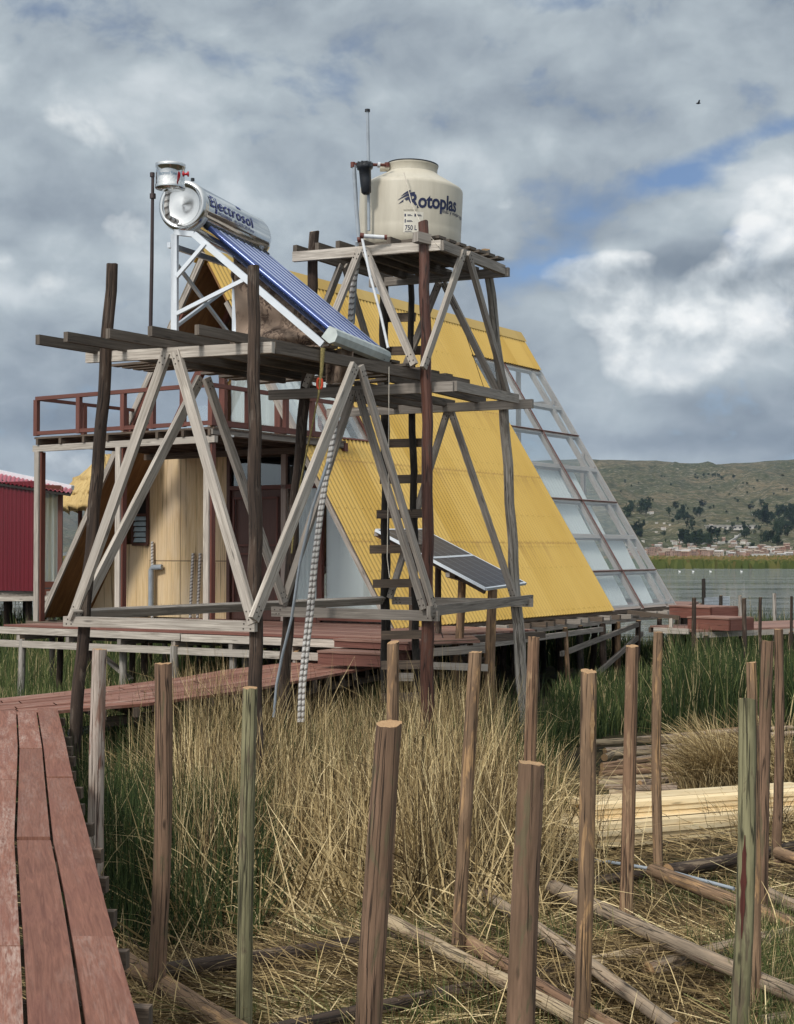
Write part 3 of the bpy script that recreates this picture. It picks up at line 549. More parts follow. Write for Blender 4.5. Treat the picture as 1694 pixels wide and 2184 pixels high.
bar(bal, "top_rail", UV3(BU1, BV0, zr-.003), UV3(BU1, .3, zr-.003), .07, .05, RBR)
for u in (BU1, BU1-.95, BU1-1.9, BU1-2.5, BU0+.55, BU0): bar(bal, "baluster", UV3(u, BV0, zf+.02), UV3(u, BV0, zr-.02), .08, .07, RBR, B_)
for v in (-1.4, -.45, .25, .92): bar(bal, "baluster", UV3(BU0, v, zf+.02), UV3(BU0, v, zr-.02), .08, .07, RBR, A_)
for v in (-1.2, -.2, .3): bar(bal, "baluster", UV3(BU1, v, zf+.02), UV3(BU1, v, zr-.02), .08, .07, RBR, A_)
bl = thing("light_bulb", UV3(BU0-.05, BV0+.2, zf-.5), "white light bulb in a socket under the balcony corner", "bulb"); c = UV3(BU0-.02, BV0+.35, zf-.13)
m = MB(); m.lathe(c, [(.0, 0), (.05, 0), (.05, -.03), (.02, -.05), (.02, -.13), (0, -.13)], 14); m.box(c+Z_*.01, B_*.1, A_*.03, Z_*.015); m.obj("socket", WHITE, bl)
m = MB(); m.lathe(c-Z_*.12, [(.016, 0), (.03, -.03), (.035, -.06), (.028, -.085), (0, -.1)], 14); m.obj("bulb", BULB, bl)
# things on the plywood wall
def pipe(name, pts, r, mat, label, cat, parent=None, n=8):
    m = MB(); m.tube(pts, r, n); return m.obj(name, mat, parent, **({'label': label, 'cat': cat} if parent is None else {}))
dp = thing("wall_pipe", wq(5.9, -1.1), "grey bent drain pipe beside a wrapped hose on the plywood wall", "pipe")
pipe("pipe", [wq(5.98, -1.15, -.12), wq(5.98, -.35, -.12), wq(5.95, -.3, -.12), wq(5.75, -.29, -.08)], .05, PVC, '', '', dp)
for px, y1, nm in ((325, 1155, "leftmost striped wrapped hose on the plywood wall, beside the grey drain pipe"), (412, 1180, "left one of two close striped hoses on the plywood wall"), (427, 1180, "right one of two close striped hoses on the plywood wall")):
    a = W3(px-(6 if px > 350 else 0), 1322, 1.1); b = W3(px, y1, 1.14); pipe("wrapped_hose", [a, mix(a, b, .5)+jit(.01), b], .028, FOIL, nm, "hose")

# ================================================================= DECK OF THE HOUSE
deck = thing("house_deck", UV3(3, -1, -1.3), "red-brown timber deck on crooked piles around the A-frame house", "deck")
c00 = P(8, 1330, 22.4); c00.z = -1.13; c10 = P(805, 1361, 18.9); c10.z = -1.135; dz1 = -1.215
b00 = c00+A_*5.2; b10 = c10+A_*4.4; b00.z = b10.z = dz1
nb = 22
for i in range(nb):
    a, b = i/nb, (i+.93)/nb; q = [mix(c00, b00, a), mix(c10, b10, a), mix(c10, b10, b), mix(c00, b00, b)]
    m = MB(); m.slab(q, Z_, .03, (c10-c00)); m.obj("plank", REDD if i % 5 in (0, 3) else REDF, deck)
fd = (c10-c00).normalized(); fn_ = -A_
bar(deck, "fascia_beam", c00-Z_*.085-fd*.1+fn_*.02, mix(c00, c10, .52)-Z_*.085+fn_*.02, .06, .1, GREYL); bar(deck, "fascia_beam", mix(c00, c10, .523)-Z_*.09+fn_*.02, c10-Z_*.09+fn_*.02, .06, .1, GREYL)
bar(deck, "lower_beam", c00-Z_*.29-fd*.6, c10-Z_*.27, .07, .1, GREYL); bar(deck, "lower_beam", c00-Z_*.3+A_*2, c10-Z_*.3+A_*2, .08, .1, DKB)
for i in range(7): o = mix(c00, c10, .05+.15*i)-Z_*.185; bar(deck, "joist", o-A_*.03, o+A_*5, .07, .09, GREY)
bar(deck, "side_beam", c10-Z_*.1, b10+A_*.3-Z_*.1, .06, .1, DKB)
for i, (px, py, d, r, y2) in enumerate([(48, 1365, 22.2, .055, 1478), (130, 1365, 22.6, .05, 1470), (262, 1372, 21.4, .055, 1460), (283, 1375, 22.5, .045, 1460), (308, 1375, 21.6, .05, 1450), (372, 1378, 20.6, .06, 1442), (498, 1385, 20.2, .05, 1440), (524, 1385, 20.4, .055, 1440), (632, 1385, 19.6, .05, 1425), (672, 1385, 20.6, .06, 1425), (760, 1385, 19.3, .05, 1500)]):
    a = P(px, py, d); a.z = -1.34; b = P(px+random.uniform(-6, 2), 1500, d+.1); b.z = GZ; pole(deck, "pile", b, a, r*1.05, r, random.choice([POSTG, POSTD, POSTG]))
b1 = P(190, 1375, 22); b2 = P(280, 1450, 21.5); bar(deck, "diagonal_brace", b1, b2, .08, .05, GREY)
# sub-structure of the house along its right side
sub = thing("house_foundation", UV3(3.8, 5, -2.5), "dark timber beams and dense stilts carrying the long side of the A-frame house", "stilts")
for u in (.05, 2.6, 5.1, 7.5): bar(sub, "bearer", UV3(u, -.3, -1.42), UV3(u, HL+.3, -1.36), .1, .14, GREY if u < 1 else DKB)
bar(sub, "bearer", UV3(-.12, .9, -1.6), UV3(-.12, 7.2, -1.52), .08, .09, GREY)
for i in range(25): v = -.2+.47*i; bar(sub, "joist", UV3(-.22-.1*random.random(), v, -1.31+random.uniform(-.01, .01)), UV3(7.8, v, -1.31), .07, .09, random.choice([GREY, DKB, GREY]))
for i in range(13):
    for u in (-.05, 1.3, 2.7, 4.2, 5.8, 7.5):
        v = .25+.88*i+random.uniform(-.15, .15); uu = u+random.uniform(-.12, .12); top = UV3(uu, v, -1.42); a = UV3(uu+random.uniform(-.08, .08), v+random.uniform(-.1, .1), GZ-.2)
        if top.y > 33.5: a.z -= .5
        pole(sub, "stilt", a, top, random.uniform(.05, .075), random.uniform(.045, .065), random.choice([POSTD, POSTK, POSTD, ST_B]) if u > 0 or i % 3 else ST_B, n=8, seg=6)
for a, b in (((-.1, 6.3, -2.6), (-.1, 9.2, -1.7)), ((-.1, 5.5, -1.9), (-.1, 9.0, -1.5)), ((2.7, 3, -1.6), (2.7, 6, -2.5))): bar(sub, "diagonal_brace", UV3(*a), UV3(*b), .06, .09, GREY)
# steps and small walkway in front of the corner
steps = thing("deck_steps", P(780, 1400, 18.5), "two red-brown box steps leading from the boardwalk up to the deck", "steps")
def boxstep(parent, a, b, zt_, zb_, depth, lab=None):     # front edge a->b
    dr_ = Vector((b-a)); dr_.z = 0; dr_.normalize(); bk = Vector((-dr_.y, dr_.x, 0)); a = Vector((a.x, a.y, 0)); b = Vector((b.x, b.y, 0))
    m = MB(); hgt = (zt_-zb_)/2
    for i in range(2): m.slab([a+Z_*(zb_+hgt*i), b+Z_*(zb_+hgt*i), b+Z_*(zb_+hgt*(i+.97)), a+Z_*(zb_+hgt*(i+.97))], -bk, .03, dr_)
    m.slab([b+Z_*zb_, b+bk*depth+Z_*zb_, b+bk*depth+Z_*(zt_-.03), b+Z_*(zt_-.03)], dr_, .03, bk); o1 = m.obj("riser", REDD, parent); m = MB()
    for i in range(3): m.slab([a+bk*(depth*i/3-.02)+Z_*zt_, b+bk*(depth*i/3-.02)+Z_*zt_, b+bk*(depth*(i+.94)/3)+Z_*zt_, a+bk*(depth*(i+.94)/3)+Z_*zt_], Z_, .028, dr_)
    m.obj("tread", REDF, parent)
boxstep(steps, P(678, 1408, 18.6), P(822, 1414, 18.15), -1.27, -1.45, .7); boxstep(steps, P(713, 1380, 18.95), P(872, 1381, 18.3), -1.14, -1.25, .6)
lnd = thing("side_landing", P(920, 1380, 18.7), "small red-brown plank landing on posts beside the steps at the house corner", "landing")
q = [P(818, 1371, 18.3), P(1024, 1364, 18.9), P(1010, 1352, 20.0), P(815, 1350, 20.2)]
for p in q: p.z = -1.16
for i in range(4):
    a, b = i/4, (i+.94)/4; m = MB(); m.slab([mix(q[0], q[3], a), mix(q[1], q[2], a), mix(q[1], q[2], b), mix(q[0], q[3], b)], Z_, .03, q[1]-q[0]); m.obj("plank", REDF, lnd)
for a, b, w_, mt in (((905, 1392, 18.6), (1034, 1384, 18.8), .1, GREY), ((880, 1418, 18.6), (1040, 1424, 18.8), .09, GREYL), ((850, 1444, 18.4), (892, 1444, 18.5), .1, GREYL), ((960, 1403, 19.2), (1044, 1409, 19.2), .07, DKB), ((820, 1374, 18.33), (1022, 1368, 18.93), .05, DKB)): bar(lnd, "beam", P(*a), P(*b), .05, w_, mt)
for px, r in ((848, .04), (905, .05), (972, .055), (1003, .04), (878, .05)): a = P(px, 1400, 18.9+random.random()*.4); b = a.copy(); a.z = -1.2; b.z = GZ; pole(lnd, "post", b, a, r*1.05, r, random.choice([ST_B, POSTD]))

# ================================================================= BOARDWALKS
ZB = -1.5
bw = thing("curved_boardwalk", G(60, 1800, ZB), "red-brown plank boardwalk curving along the left foreground", "boardwalk")
def c7(x, y): return (x/2.888, 1439.7+y/2.888)
def poly_at(pl, y):
    ys = [q[1] for q in pl]; xs = [q[0] for q in pl]; return lerp_tab(ys, xs, y)
E0 = [(352, 205), (400, 400), (440, 600), (540, 960), (640, 1370), (740, 1740), (858, 2160), (930, 2400), (1500, 4300)]
J1 = [(226, 205), (266, 450), (283, 640), (320, 1000), (392, 1350), (460, 1750), (522, 2160), (560, 2400), (860, 4300)]
J2 = [(104, 215), (117, 450), (106, 800), (98, 1000), (122, 1400), (140, 1670), (164, 2160), (176, 2400), (270, 4300)]
J3 = [(-40, 220), (-50, 640), (-70, 1000), (-100, 1700), (-140, 2160), (-170, 2400), (-320, 4300)]
J4 = [(-190, 225), (-230, 640), (-290, 1000), (-370, 1700), (-470, 2160), (-560, 2400), (-1000, 4300)]
def board(parent, Lp, Rp, y0, y1, gl, gr, mat=REDW, label=None):
    n = max(2, int((y1-y0)/90)); ys = [mix(y0, y1, i/n) for i in range(n+1)]
    def pt(pl, y, s_): x, yy = c7(poly_at(pl, y), y); p = G(x, yy, ZB); p.x += s_; return p
    m = MB(); Lq = [pt(Lp, y, gl) for y in ys]; Rq = [pt(Rp, y, -gr) for y in ys]; dist = 0
    zo = random.uniform(-.004, .004)
    for i in range(n):
        dl = (Lq[i+1]-Lq[i]).length; w0 = (Rq[i]-Lq[i]).length; w1 = (Rq[i+1]-Lq[i+1]).length; th = Z_*.035; z_ = Z_*zo
        m.face([Lq[i]+z_, Lq[i+1]+z_, Rq[i+1]+z_, Rq[i]+z_], [(0, dist), (0, dist+dl), (w1, dist+dl), (w0, dist)])
        m.face([Rq[i]+z_, Rq[i+1]+z_, Rq[i+1]-th, Rq[i]-th], [(w0, dist), (w1, dist+dl), (w1+.035, dist+dl), (w0+.035, dist)])
        m.face([Lq[i+1]+z_, Lq[i]+z_, Lq[i]-th, Lq[i+1]-th], [(0, dist+dl), (0, dist), (-.035, dist), (-.035, dist+dl)]); dist += dl
        m.face([Lq[i]-th, Rq[i]-th, Rq[i+1]-th, Lq[i+1]-th])
    for k in (0, n): a, b = Lq[k], Rq[k]; m.face([a+z_, b+z_, b-th, a-th] if k == 0 else [b+z_, a+z_, a-th, b-th], [(0, 0), (.2, 0), (.2, .03), (0, .03)])
    return m.obj("plank", mat, parent)
for y0, y1 in ((205, 628), (631, 1609), (1612, 4300)): board(bw, J1, E0, y0, y1, .006, 0)
for y0, y1 in ((225, 450), (453, 994), (1016, 4300)): board(bw, J2, J1, y0, y1, .005, .009)
for y0, y1 in ((222, 648), (651, 1672), (1676, 4300)): board(bw, J3, J2, y0, y1, .006, .01)
for y0, y1 in ((228, 900), (905, 2000), (2004, 4300)): board(bw, J4, J3, y0, y1, .006, .008)
for y in (232, 292, 345, 400, 462, 550, 645, 745, 860, 1010, 1180, 1378, 1615, 1945, 2350):
    x, yy = c7(poly_at(E0, y), y); a = G(x, yy, ZB); a.z = ZB-.085; dr_ = Vector((1, -.12, 0)).normalized(); bar(bw, "joist", a+dr_*(.03+.045*random.random()), a-dr_*1.5, .05, .07, DKB)
for y in (300, 620, 1000, 1700): x, yy = c7(poly_at(E0, y)-90, y); a = G(x, yy, ZB-.14); b = a.copy(); b.z = GZ-.1; pole(bw, "pile", b, a, .06, .055, POSTD)
# second boardwalk towards the steps
bx = thing("straight_boardwalk", G(450, 1470, ZB), "straight red-brown boardwalk passing behind the stakes to the steps", "boardwalk")
lo = [(-330, 1556), (0, 1527), (121, 1515.5), (273, 1505), (516, 1473), (820, 1418)]; hi = [(-330, 1520), (0, 1490.5), (183, 1469), (367, 1448), (480, 1428), (676, 1406), (760, 1398)]
def pl(pts, f_):
    P3 = [G(x, y, ZB) for x, y in pts]; Ls = [0]
    for i in range(1, len(P3)): Ls.append(Ls[-1]+(P3[i]-P3[i-1]).length)
    q = f_*Ls[-1]; return Vector([lerp_tab(Ls, [p[k] for p in P3], q) for k in range(3)])
ns = 7
for i in range(ns):
    cuts = [0]+sorted(random.uniform(.12, .9) for _ in range(3))+[1]
    for c_ in range(len(cuts)-1):
        m = MB(); a, b = i/ns, (i+.955)/ns; f0, f1 = cuts[c_]+.002, cuts[c_+1]; n = max(1, int((f1-f0)*10)); dist = 0
        for k in range(n):
            g0, g1 = mix(f0, f1, k/n), mix(f0, f1, (k+1)/n); q = [mix(pl(lo, g0), pl(hi, g0), a), mix(pl(lo, g1), pl(hi, g1), a), mix(pl(lo, g1), pl(hi, g1), b), mix(pl(lo, g0), pl(hi, g0), b)]; L = (q[1]-q[0]).length; W_ = (q[3]-q[0]).length
            for v_ in q: v_.z += .002*(i % 3)
            m.face(q, [(0, dist), (0, dist+L), (W_, dist+L), (W_, dist)])
            th = Z_*.03; m.face([q[0]-th, q[1]-th, q[1], q[0]], [(0, dist), (0, dist+L), (.03, dist+L), (.03, dist)]); m.face([q[3], q[2], q[2]-th, q[3]-th]); m.face([q[3]-th, q[2]-th, q[1]-th, q[0]-th]); dist += L
        m.obj("plank", REDW, bx)
for f_ in np.linspace(.3, .98, 16): a, b = pl(lo, f_), pl(hi, f_); a.z -= .08; b.z -= .08; bar(bx, "joist", a, b, .06, .09, DKB)
for k in (.12, .85):
    for j in range(6): f0, f1 = .3+.115*j, .3+.115*(j+1); a, b = mix(pl(lo, f0), pl(hi, f0), k), mix(pl(lo, f1), pl(hi, f1), k); a.z -= .17; b.z -= .17; bar(bx, "bearer", a, b, .05, .09, DKB)
for f_ in (.42, .5, .6, .7, .8, .9):
    for k in (.1, .9): a = mix(pl(lo, f_), pl(hi, f_), k); b = a.copy(); a.z -= .12; b.z = GZ-.1; pole(bx, "pile", b, a, .055, .05, POSTD, n=8)
pipe("drain_pipe", [P(150, 1564, 14.6), P(215, 1552, 14.9), P(330, 1532, 15.4), P(400, 1512, 15.9)], .045, PVC, "grey plastic pipe slung under the straight boardwalk", "pipe")
# ================================================================= TIMBER TOWERS
hz_ = 1.75
tw = thing("water_tank_tower", P(900, 1700, 15.6), "tall splayed timber tower with ladder carrying the cream water tank", "timber tower")
pf = thing("solar_heater_platform", P(400, 1700, 13.2), "lower slatted timber platform on poles under the solar water heater", "timber platform")
def post(parent, pts, r0, r1, mat, label=None):
    m = MB(); L = [P(*q) for q in pts]; out = []
    for i in range(len(L)-1):
        n = max(3, int((L[i+1]-L[i]).length/.22)); out += [mix(L[i], L[i+1], k/n)+Vector((.008*math.sin(k*1.7+i*2), 0, 0)) for k in range(n)]
    out.append(L[-1]); N = len(out)-1; m.tube(out, [mix(r0, r1, i/N) for i in range(N+1)], 14, 0, 1, .09); o = m.obj("post", [mat, ENDG], parent)
    if label: o['label'] = label
post(pf, [(145, 1800, 13.3), (160, 1560, 13.25), (212, 960, 13.1), (240, 562, 13.0)], .062, .05, POSTD)
post(pf, [(547, 1860, 12.35), (545, 1330, 12.3), (541, 568, 12.3)], .062, .052, POSTD)
post(tw, [(590, 1760, 15.2), (604, 1500, 15.15), (628, 1100, 15.05), (650, 850, 15.0), (666, 610, 14.9), (671, 494, 14.85)], .068, .05, POSTD)
post(tw, [(914, 1740, 14.3), (911, 1500, 14.3), (913, 1000, 14.25), (903, 473, 14.2)], .07, .048, POSTR)
post(tw, [(832, 1620, 17.5), (823, 1480, 17.45), (822, 880, 17.0), (818, 590, 16.4)], .058, .05, POSTK)
post(tw, [(1128, 1640, 16.8), (1118, 1500, 16.75), (1098, 1240, 16.6), (1075, 863, 16.15), (1036, 532, 15.6)], .075, .045, POSTG, "pale grey weathered post")
post(tw, [(893, 1620, 17.1), (886, 1300, 17.0), (880, 880, 16.7), (876, 594, 16.2)], .05, .035, POSTK)
def br(parent, a, b, w=.095, h=.045, mat=GREYL, name="brace", side=None):
    sd_ = side if side else A_; A1, B1_ = P(*a), P(*b); m = MB(); m.beam(A1, B1_, h, w, sd_); t_ = (B1_-A1).normalized(); n_ = (sd_-t_*sd_.dot(t_)).normalized(); n_ = n_ if n_.y < 0 else -n_; u_ = n_.cross(t_); L = (B1_-A1).length
    for f_ in (.05, .1, L-.05, L-.11):
        for k_ in (-.022, .02): m.box(A1+t_*(f_+random.uniform(-.012, .012))+u_*k_+n_*(h/2+.001), t_*.006, u_*.006, n_*.002, 1)
    return m.obj(name, [mat, WIRE], parent)
# heater platform
NBl, NBr = P(186, 763, 13.2), P(583, 741, 12.3)
bar(pf, "front_beam", NBl, NBr, .05, .095, GREYL)
ja = []
for px, py in ((80, 724), (140, 718), (230, 711), (320, 706), (420, 703)): ja.append(G(px, py, 1.83))
for i, s in enumerate(ja): bar(pf, "joist", s, s+A_*(3.5-.15*i), .05, .085, JOI, None)
bar(pf, "joist", G(583, 741, 1.74), G(583, 741, 1.74)+A_*3.3, .055, .1, JOI)
s5 = G(583, 741, 1.74)+B_*.45+Z_*.085; bar(pf, "joist", s5, s5+A_*3.2, .05, .085, DKB)
for i, (px, py) in enumerate(((701, 737), (736, 747), (769, 753), (803, 761), (836, 769), (866, 777), (896, 785), (922, 791), (951, 798))):
    e = G(px, py, 1.9); L = 2.3 if i < 7 else 1.6; hw = .075; m = MB(); U = (B_+A_*random.uniform(-.03, .03)).normalized(); m.box(e+U*L/2+A_*hw, A_*hw, U*L/2, Z_*.013); m.obj("slat", JOI if i else GREYL, pf)
for k in range(4): e = G(583, 741, 1.9)+A_*(.18+.16*k)+B_*.2; m = MB(); m.box(e+B_*1.05, A_*.05, B_*.95, Z_*.012); m.obj("slat", DKB, pf)
fs = A_.cross(Z_)
br(pf, (356, 752, 12.78), (155, 1322, 13.18)); br(pf, (375, 750, 12.74), (541, 1330, 12.2))
br(pf, (428, 806, 14.3), (175, 1300, 13.35), mat=GREYL, side=B_); br(pf, (440, 806, 14.3), (606, 1285, 14.9), mat=GREY, side=B_)
br(pf, (757, 778, 13.2), (541, 1322, 12.15), mat=GREYL, side=B_, w=.1); br(pf, (768, 780, 13.25), (925, 1298, 14.1), mat=GREY, side=B_, w=.07)
br(pf, (138, 1325, 13.15), (546, 1336, 12.2), w=.09, name="rail"); br(pf, (150, 1311, 13.05), (822, 1280, 17.3), w=.09, name="rail", mat=GREY)
# tank tower
def br2(parent, a, b, w=.07, h=.045, mat=GREYL, name='brace', side=None): return br(parent, a, b, w, h, mat, name, side)
def seg(parent, a, b, w, h, mat, name="beam", side=None): return bar(parent, name, P(*a), P(*b), w, h, mat, side)
seg(tw, (575, 843, 15.05), (968, 824, 14.2), .05, .1, GREY); seg(tw, (970, 823, 14.2), (1103, 851, 15.95), .05, .1, GREY); seg(tw, (699, 881, 17.1), (1137, 861, 15.95), .05, .1, GREY)
for a, b in (((830, 805, 14.45), (1033, 855, 16.4)), ((760, 822, 14.65), (967, 862, 16.6)), ((660, 830, 14.9), (865, 868, 16.9)), ((700, 828, 14.75), (925, 866, 16.75))): seg(tw, a, b, .05, .085, JOI, "joist")
seg(tw, (626, 548, 14.8), (942, 523, 14.15), .05, .1, GREYL); seg(tw, (942, 523, 14.13), (1074, 576, 15.5), .05, .1, GREY); seg(tw, (789, 604, 16.25), (1086, 580, 15.5), .05, .095, GREY)
for a, b in (((629, 531, 14.9), (835, 596, 16.3)), ((676, 526, 14.75), (879, 592, 16.15)), ((720, 522, 14.65), (922, 588, 16.0)), ((768, 519, 14.55), (960, 585, 15.9)), ((829, 514, 14.4), (1018, 579, 15.75)), ((888, 506, 14.28), (950, 530, 14.75))): seg(tw, a, b, .05, .085, JOI, "joist")
for k in range(7):
    a = P(930-3, 517, 14.3)+A_*(.02+.2*k)+Z_*.06; m = MB(); m.box(a+B_*(.62)+A_*.07-Z_*.0, A_*.07, B_*.66, Z_*.014); m.obj("slat", JOI, tw)
br2(tw, (768, 532, 14.45), (652, 826, 14.9)); br2(tw, (778, 530, 14.42), (884, 778, 14.1), mat=GREYL); br2(tw, (989, 536, 14.5), (903, 785, 14.1), side=B_, mat=GREYL); br2(tw, (998, 540, 14.55), (1085, 848, 15.9), side=B_, mat=GREY)
br2(tw, (727, 566, 15.5), (652, 760, 14.95), side=B_, mat=GREY); br2(tw, (735, 566, 15.55), (822, 850, 16.9), side=B_, mat=GREY); br2(tw, (937, 602, 16.0), (830, 868, 16.9), mat=GREY); br2(tw, (946, 602, 15.98), (1070, 852, 16.1), mat=GREY)
br2(tw, (755, 832, 14.62), (604, 1290, 14.95), mat=GREY); br2(tw, (763, 834, 14.6), (905, 1300, 14.1), mat=GREY); br2(tw, (955, 876, 16.45), (832, 1275, 17.2), mat=GREY); br2(tw, (962, 876, 16.43), (1098, 1278, 16.5), mat=GREY)
br2(tw, (581, 1304, 15.0), (936, 1314, 14.1), w=.1, name="rail", mat=GREY); br2(tw, (914, 1304, 14.0), (1134, 1278, 16.6), w=.1, name="rail", mat=GREY, side=B_); br2(tw, (838, 1281, 17.3), (1136, 1286, 16.45), w=.09, name="rail", mat=GREY)
for y, xa, xb in ((677, 812, 885), (748, 813, 902), (945, 815, 901), (1022, 812, 900), (1096, 805, 902), (1171, 790, 901), (1244, 797, 905), (1354, 815, 905), (1418, 815, 905), (1487, 815, 900)): seg(tw, (xa, y+1, 17.1-max(0, 880-y)*.002), (xb, y-1, 16.75-max(0, 880-y)*.002), .035, .1, DKB, "rung")
m = MB()      # offcut block nailed by the corner post
m.beam(P(886, 505, 14.1), P(914, 512, 14.2), .09, .1); m.obj("block", GREY, tw)

# ================================================================= WATER TANK
tb = P(872, 520, 15.2); tb.z = 3.13; tilt = Vector((.045, -.01, 1)).normalized()
tank = thing("water_tank", tb, "cream plastic water tank with navy logo on top of the tall timber tower", "water tank"); TR = .542
m = MB(); m.lathe(tb, [(0, 0), (.49, 0), (.52, .03), (TR, .08), (TR, .2), (TR-.002, .22), (TR, .24), (TR, .635), (TR-.004, .658), (TR-.018, .676), (TR-.045, .692), (.44, .727), (.37, .768), (.3, .808), (.278, .825), (.265, .835)], 72, tilt); m.obj("body", TANK, tank)
m = MB(); m.lathe(tb, [(.262, .83), (.264, .9), (.27, .905), (.27, .925), (.25, .935), (.12, .95), (.0, .955)], 56, tilt); m.obj("neck", TANK, tank)
m = MB(); m.lathe(tb, [(.271, .918), (.274, .924), (.272, .931), (.262, .933)], 56, tilt); m.obj("rim", BLK, tank)
FONTMESH = {}
def textmesh(txt, bold=0.0, shear=0, space=1.0, size=1.0):
    cu = bpy.data.curves.new("t", 'FONT'); cu.body = txt; cu.size = size; cu.offset = bold; cu.shear = shear; cu.space_character = space; cu.align_x = 'LEFT'; cu.resolution_u = 3
    o = bpy.data.objects.new("t", cu); COL.objects.link(o); bpy.context.view_layer.update(); me = bpy.data.meshes.new_from_object(o.evaluated_get(bpy.context.evaluated_depsgraph_get()))
    vs = [v.co.copy() for v in me.vertices]; fs_ = [tuple(p.vertices) for p in me.polygons]; bpy.data.objects.remove(o); bpy.data.curves.remove(cu); bpy.data.meshes.remove(me); return vs, fs_
def put_flat(m, vs, fs_, fn):
    b = len(m.v); m.v += [tuple(fn(v.x, v.y)) for v in vs]
    for f_ in fs_: m.f.append(tuple(b+i for i in f_)); m.uv += [(0, 0)]*len(f_); m.m.append(0); m.sm.append(False)
def subdiv_text(vs, fs_, step):      # cut wide faces so they can bend
    import bmesh
    bm = bmesh.new(); vv = [bm.verts.new(v) for v in vs]
    for f_ in fs_:
        try: bm.faces.new([vv[i] for i in f_])
        except ValueError: pass
    xs = [v.x for v in vs]; x = min(xs)+step
    while x < max(xs):
        bmesh.ops.bisect_plane(bm, geom=bm.verts[:]+bm.edges[:]+bm.faces[:], plane_co=(x, 0, 0), plane_no=(1, 0, 0)); x += step
    ys = [v.y for v in vs]; y = min(ys)+step*.6
    while y < max(ys):
        bmesh.ops.bisect_plane(bm, geom=bm.verts[:]+bm.edges[:]+bm.faces[:], plane_co=(0, y, 0), plane_no=(0, 1, 0)); y += step*.6
    bm.verts.index_update(); r = [v.co.copy() for v in bm.verts], [tuple(v.index for v in f_.verts) for f_ in bm.faces]; bm.free(); return r
# surface of the tank: ang measured to the right of the direction that faces the lens
fc = Vector((-tb.x, -tb.y, 0)).normalized(); rt = Vector((-fc.y, fc.x, 0))
def onT(a, h, off=.003): return tb+tilt*h+(fc*math.cos(a)+rt*math.sin(a))*(TR+off)
def pxT(px): return math.asin(max(-1, min(1, (px-876)/107.5)))
a0, a1 = pxT(871), pxT(969)
vs, fs_ = textmesh("Rotoplas", .028, 0, .97); vs, fs_ = subdiv_text(vs, fs_, .12); W_ = max(v.x for v in vs); Hh = max(v.y for v in vs)
m = MB(); put_flat(m, vs, fs_, lambda x, y: onT(a0+(a1-a0)*x/W_, .355+(y/Hh)*.145+.012*x/W_)); m.obj("logo_text", NAVY, tank)
vs, fs_ = textmesh("más y mejor agua", .005); vs, fs_ = subdiv_text(vs, fs_, .2); W2 = max(v.x for v in vs); b0, b1 = pxT(940), pxT(982)
m = MB(); put_flat(m, vs, fs_, lambda x, y: onT(b0+(b1-b0)*x/W2, .325+y*.055)); m.obj("slogan_text", NAVY, tank)
def swoosh(m, x0, y0, x1, y1, bow, th):
    n = 10; top = []; bot = []
    for i in range(n+1):
        f_ = i/n; px = mix(x0, x1, f_); py = mix(y0, y1, f_)-bow*math.sin(f_*math.pi*.8); tt = th*math.sin(min(1, f_*1.2+.05)*1.57)
        hh = lambda y: (1175-y)*14.72/3100-3.14-.0; top.append(onT(pxT(px), hh(py-tt/2))); bot.append(onT(pxT(px), hh(py+tt/2)))
    for i in range(n): m.face([bot[i], bot[i+1], top[i+1], top[i]])
m = MB(); swoosh(m, 856, 415, 875, 405, 2, 5); swoosh(m, 850, 423, 884, 411, 4, 6); swoosh(m, 852, 431, 878, 419, 3, 7); m.obj("logo_mark", NAVY, tank)
def patchT(m, px0, px1, h0, h1, off):
    n = 8
    for i in range(n): A1, A2 = pxT(mix(px0, px1, i/n)), pxT(mix(px0, px1, (i+1)/n)); m.face([onT(A1, h0, off), onT(A2, h0, off), onT(A2, h1, off), onT(A1, h1, off)])
m = MB(); patchT(m, 864, 903, .1, .31, .002); m.obj("sticker", TANKS, tank)
m = MB(); n = 10       # torn sheet hiding the foot of the first letters
for i in range(n):
    x0_, x1_ = mix(862, 889, i/n), mix(862, 889, (i+1)/n); t0_, t1_ = mix(.435, .37, i/n)+.008*math.sin(i*2), mix(.435, .37, (i+1)/n)+.008*math.sin(i*2+2)
    m.face([onT(pxT(x0_), .33, .006), onT(pxT(x1_), .33, .006), onT(pxT(x1_), t1_, .006), onT(pxT(x0_), t0_, .006)])
m.obj("torn_film", TANK, tank)
vs, fs_ = textmesh("750 L", .012); W3_ = max(v.x for v in vs); m = MB(); c0, c1 = pxT(867), pxT(891); put_flat(m, vs, fs_, lambda x, y: onT(c0+(c1-c0)*x/W3_, .125+y*.07, .004))
m.obj('capacity_text', NAVY, tank); m = MB()
for py_, x0_, x1_ in ((.112, 867, 881), (.21, 870, 882), (.22, 870, 880), (.27, 871, 881), (.28, 871, 878), (.27, 890, 900), (.28, 890, 898)): patchT(m, x0_, x1_, py_-.003, py_+.0025, .004)
patchT(m, 866, 868, .2, .235, .004); patchT(m, 865, 868, .262, .29, .004); patchT(m, 885, 888, .262, .29, .004); m.obj("fine_print", NAVY, tank)
m = MB(); m.tube([tb+tilt*.88-rt*.24+fc*.1, tb+tilt*.88-rt*.34+fc*.1], .045, 12); m.obj("inlet_boss", TANK, tank)
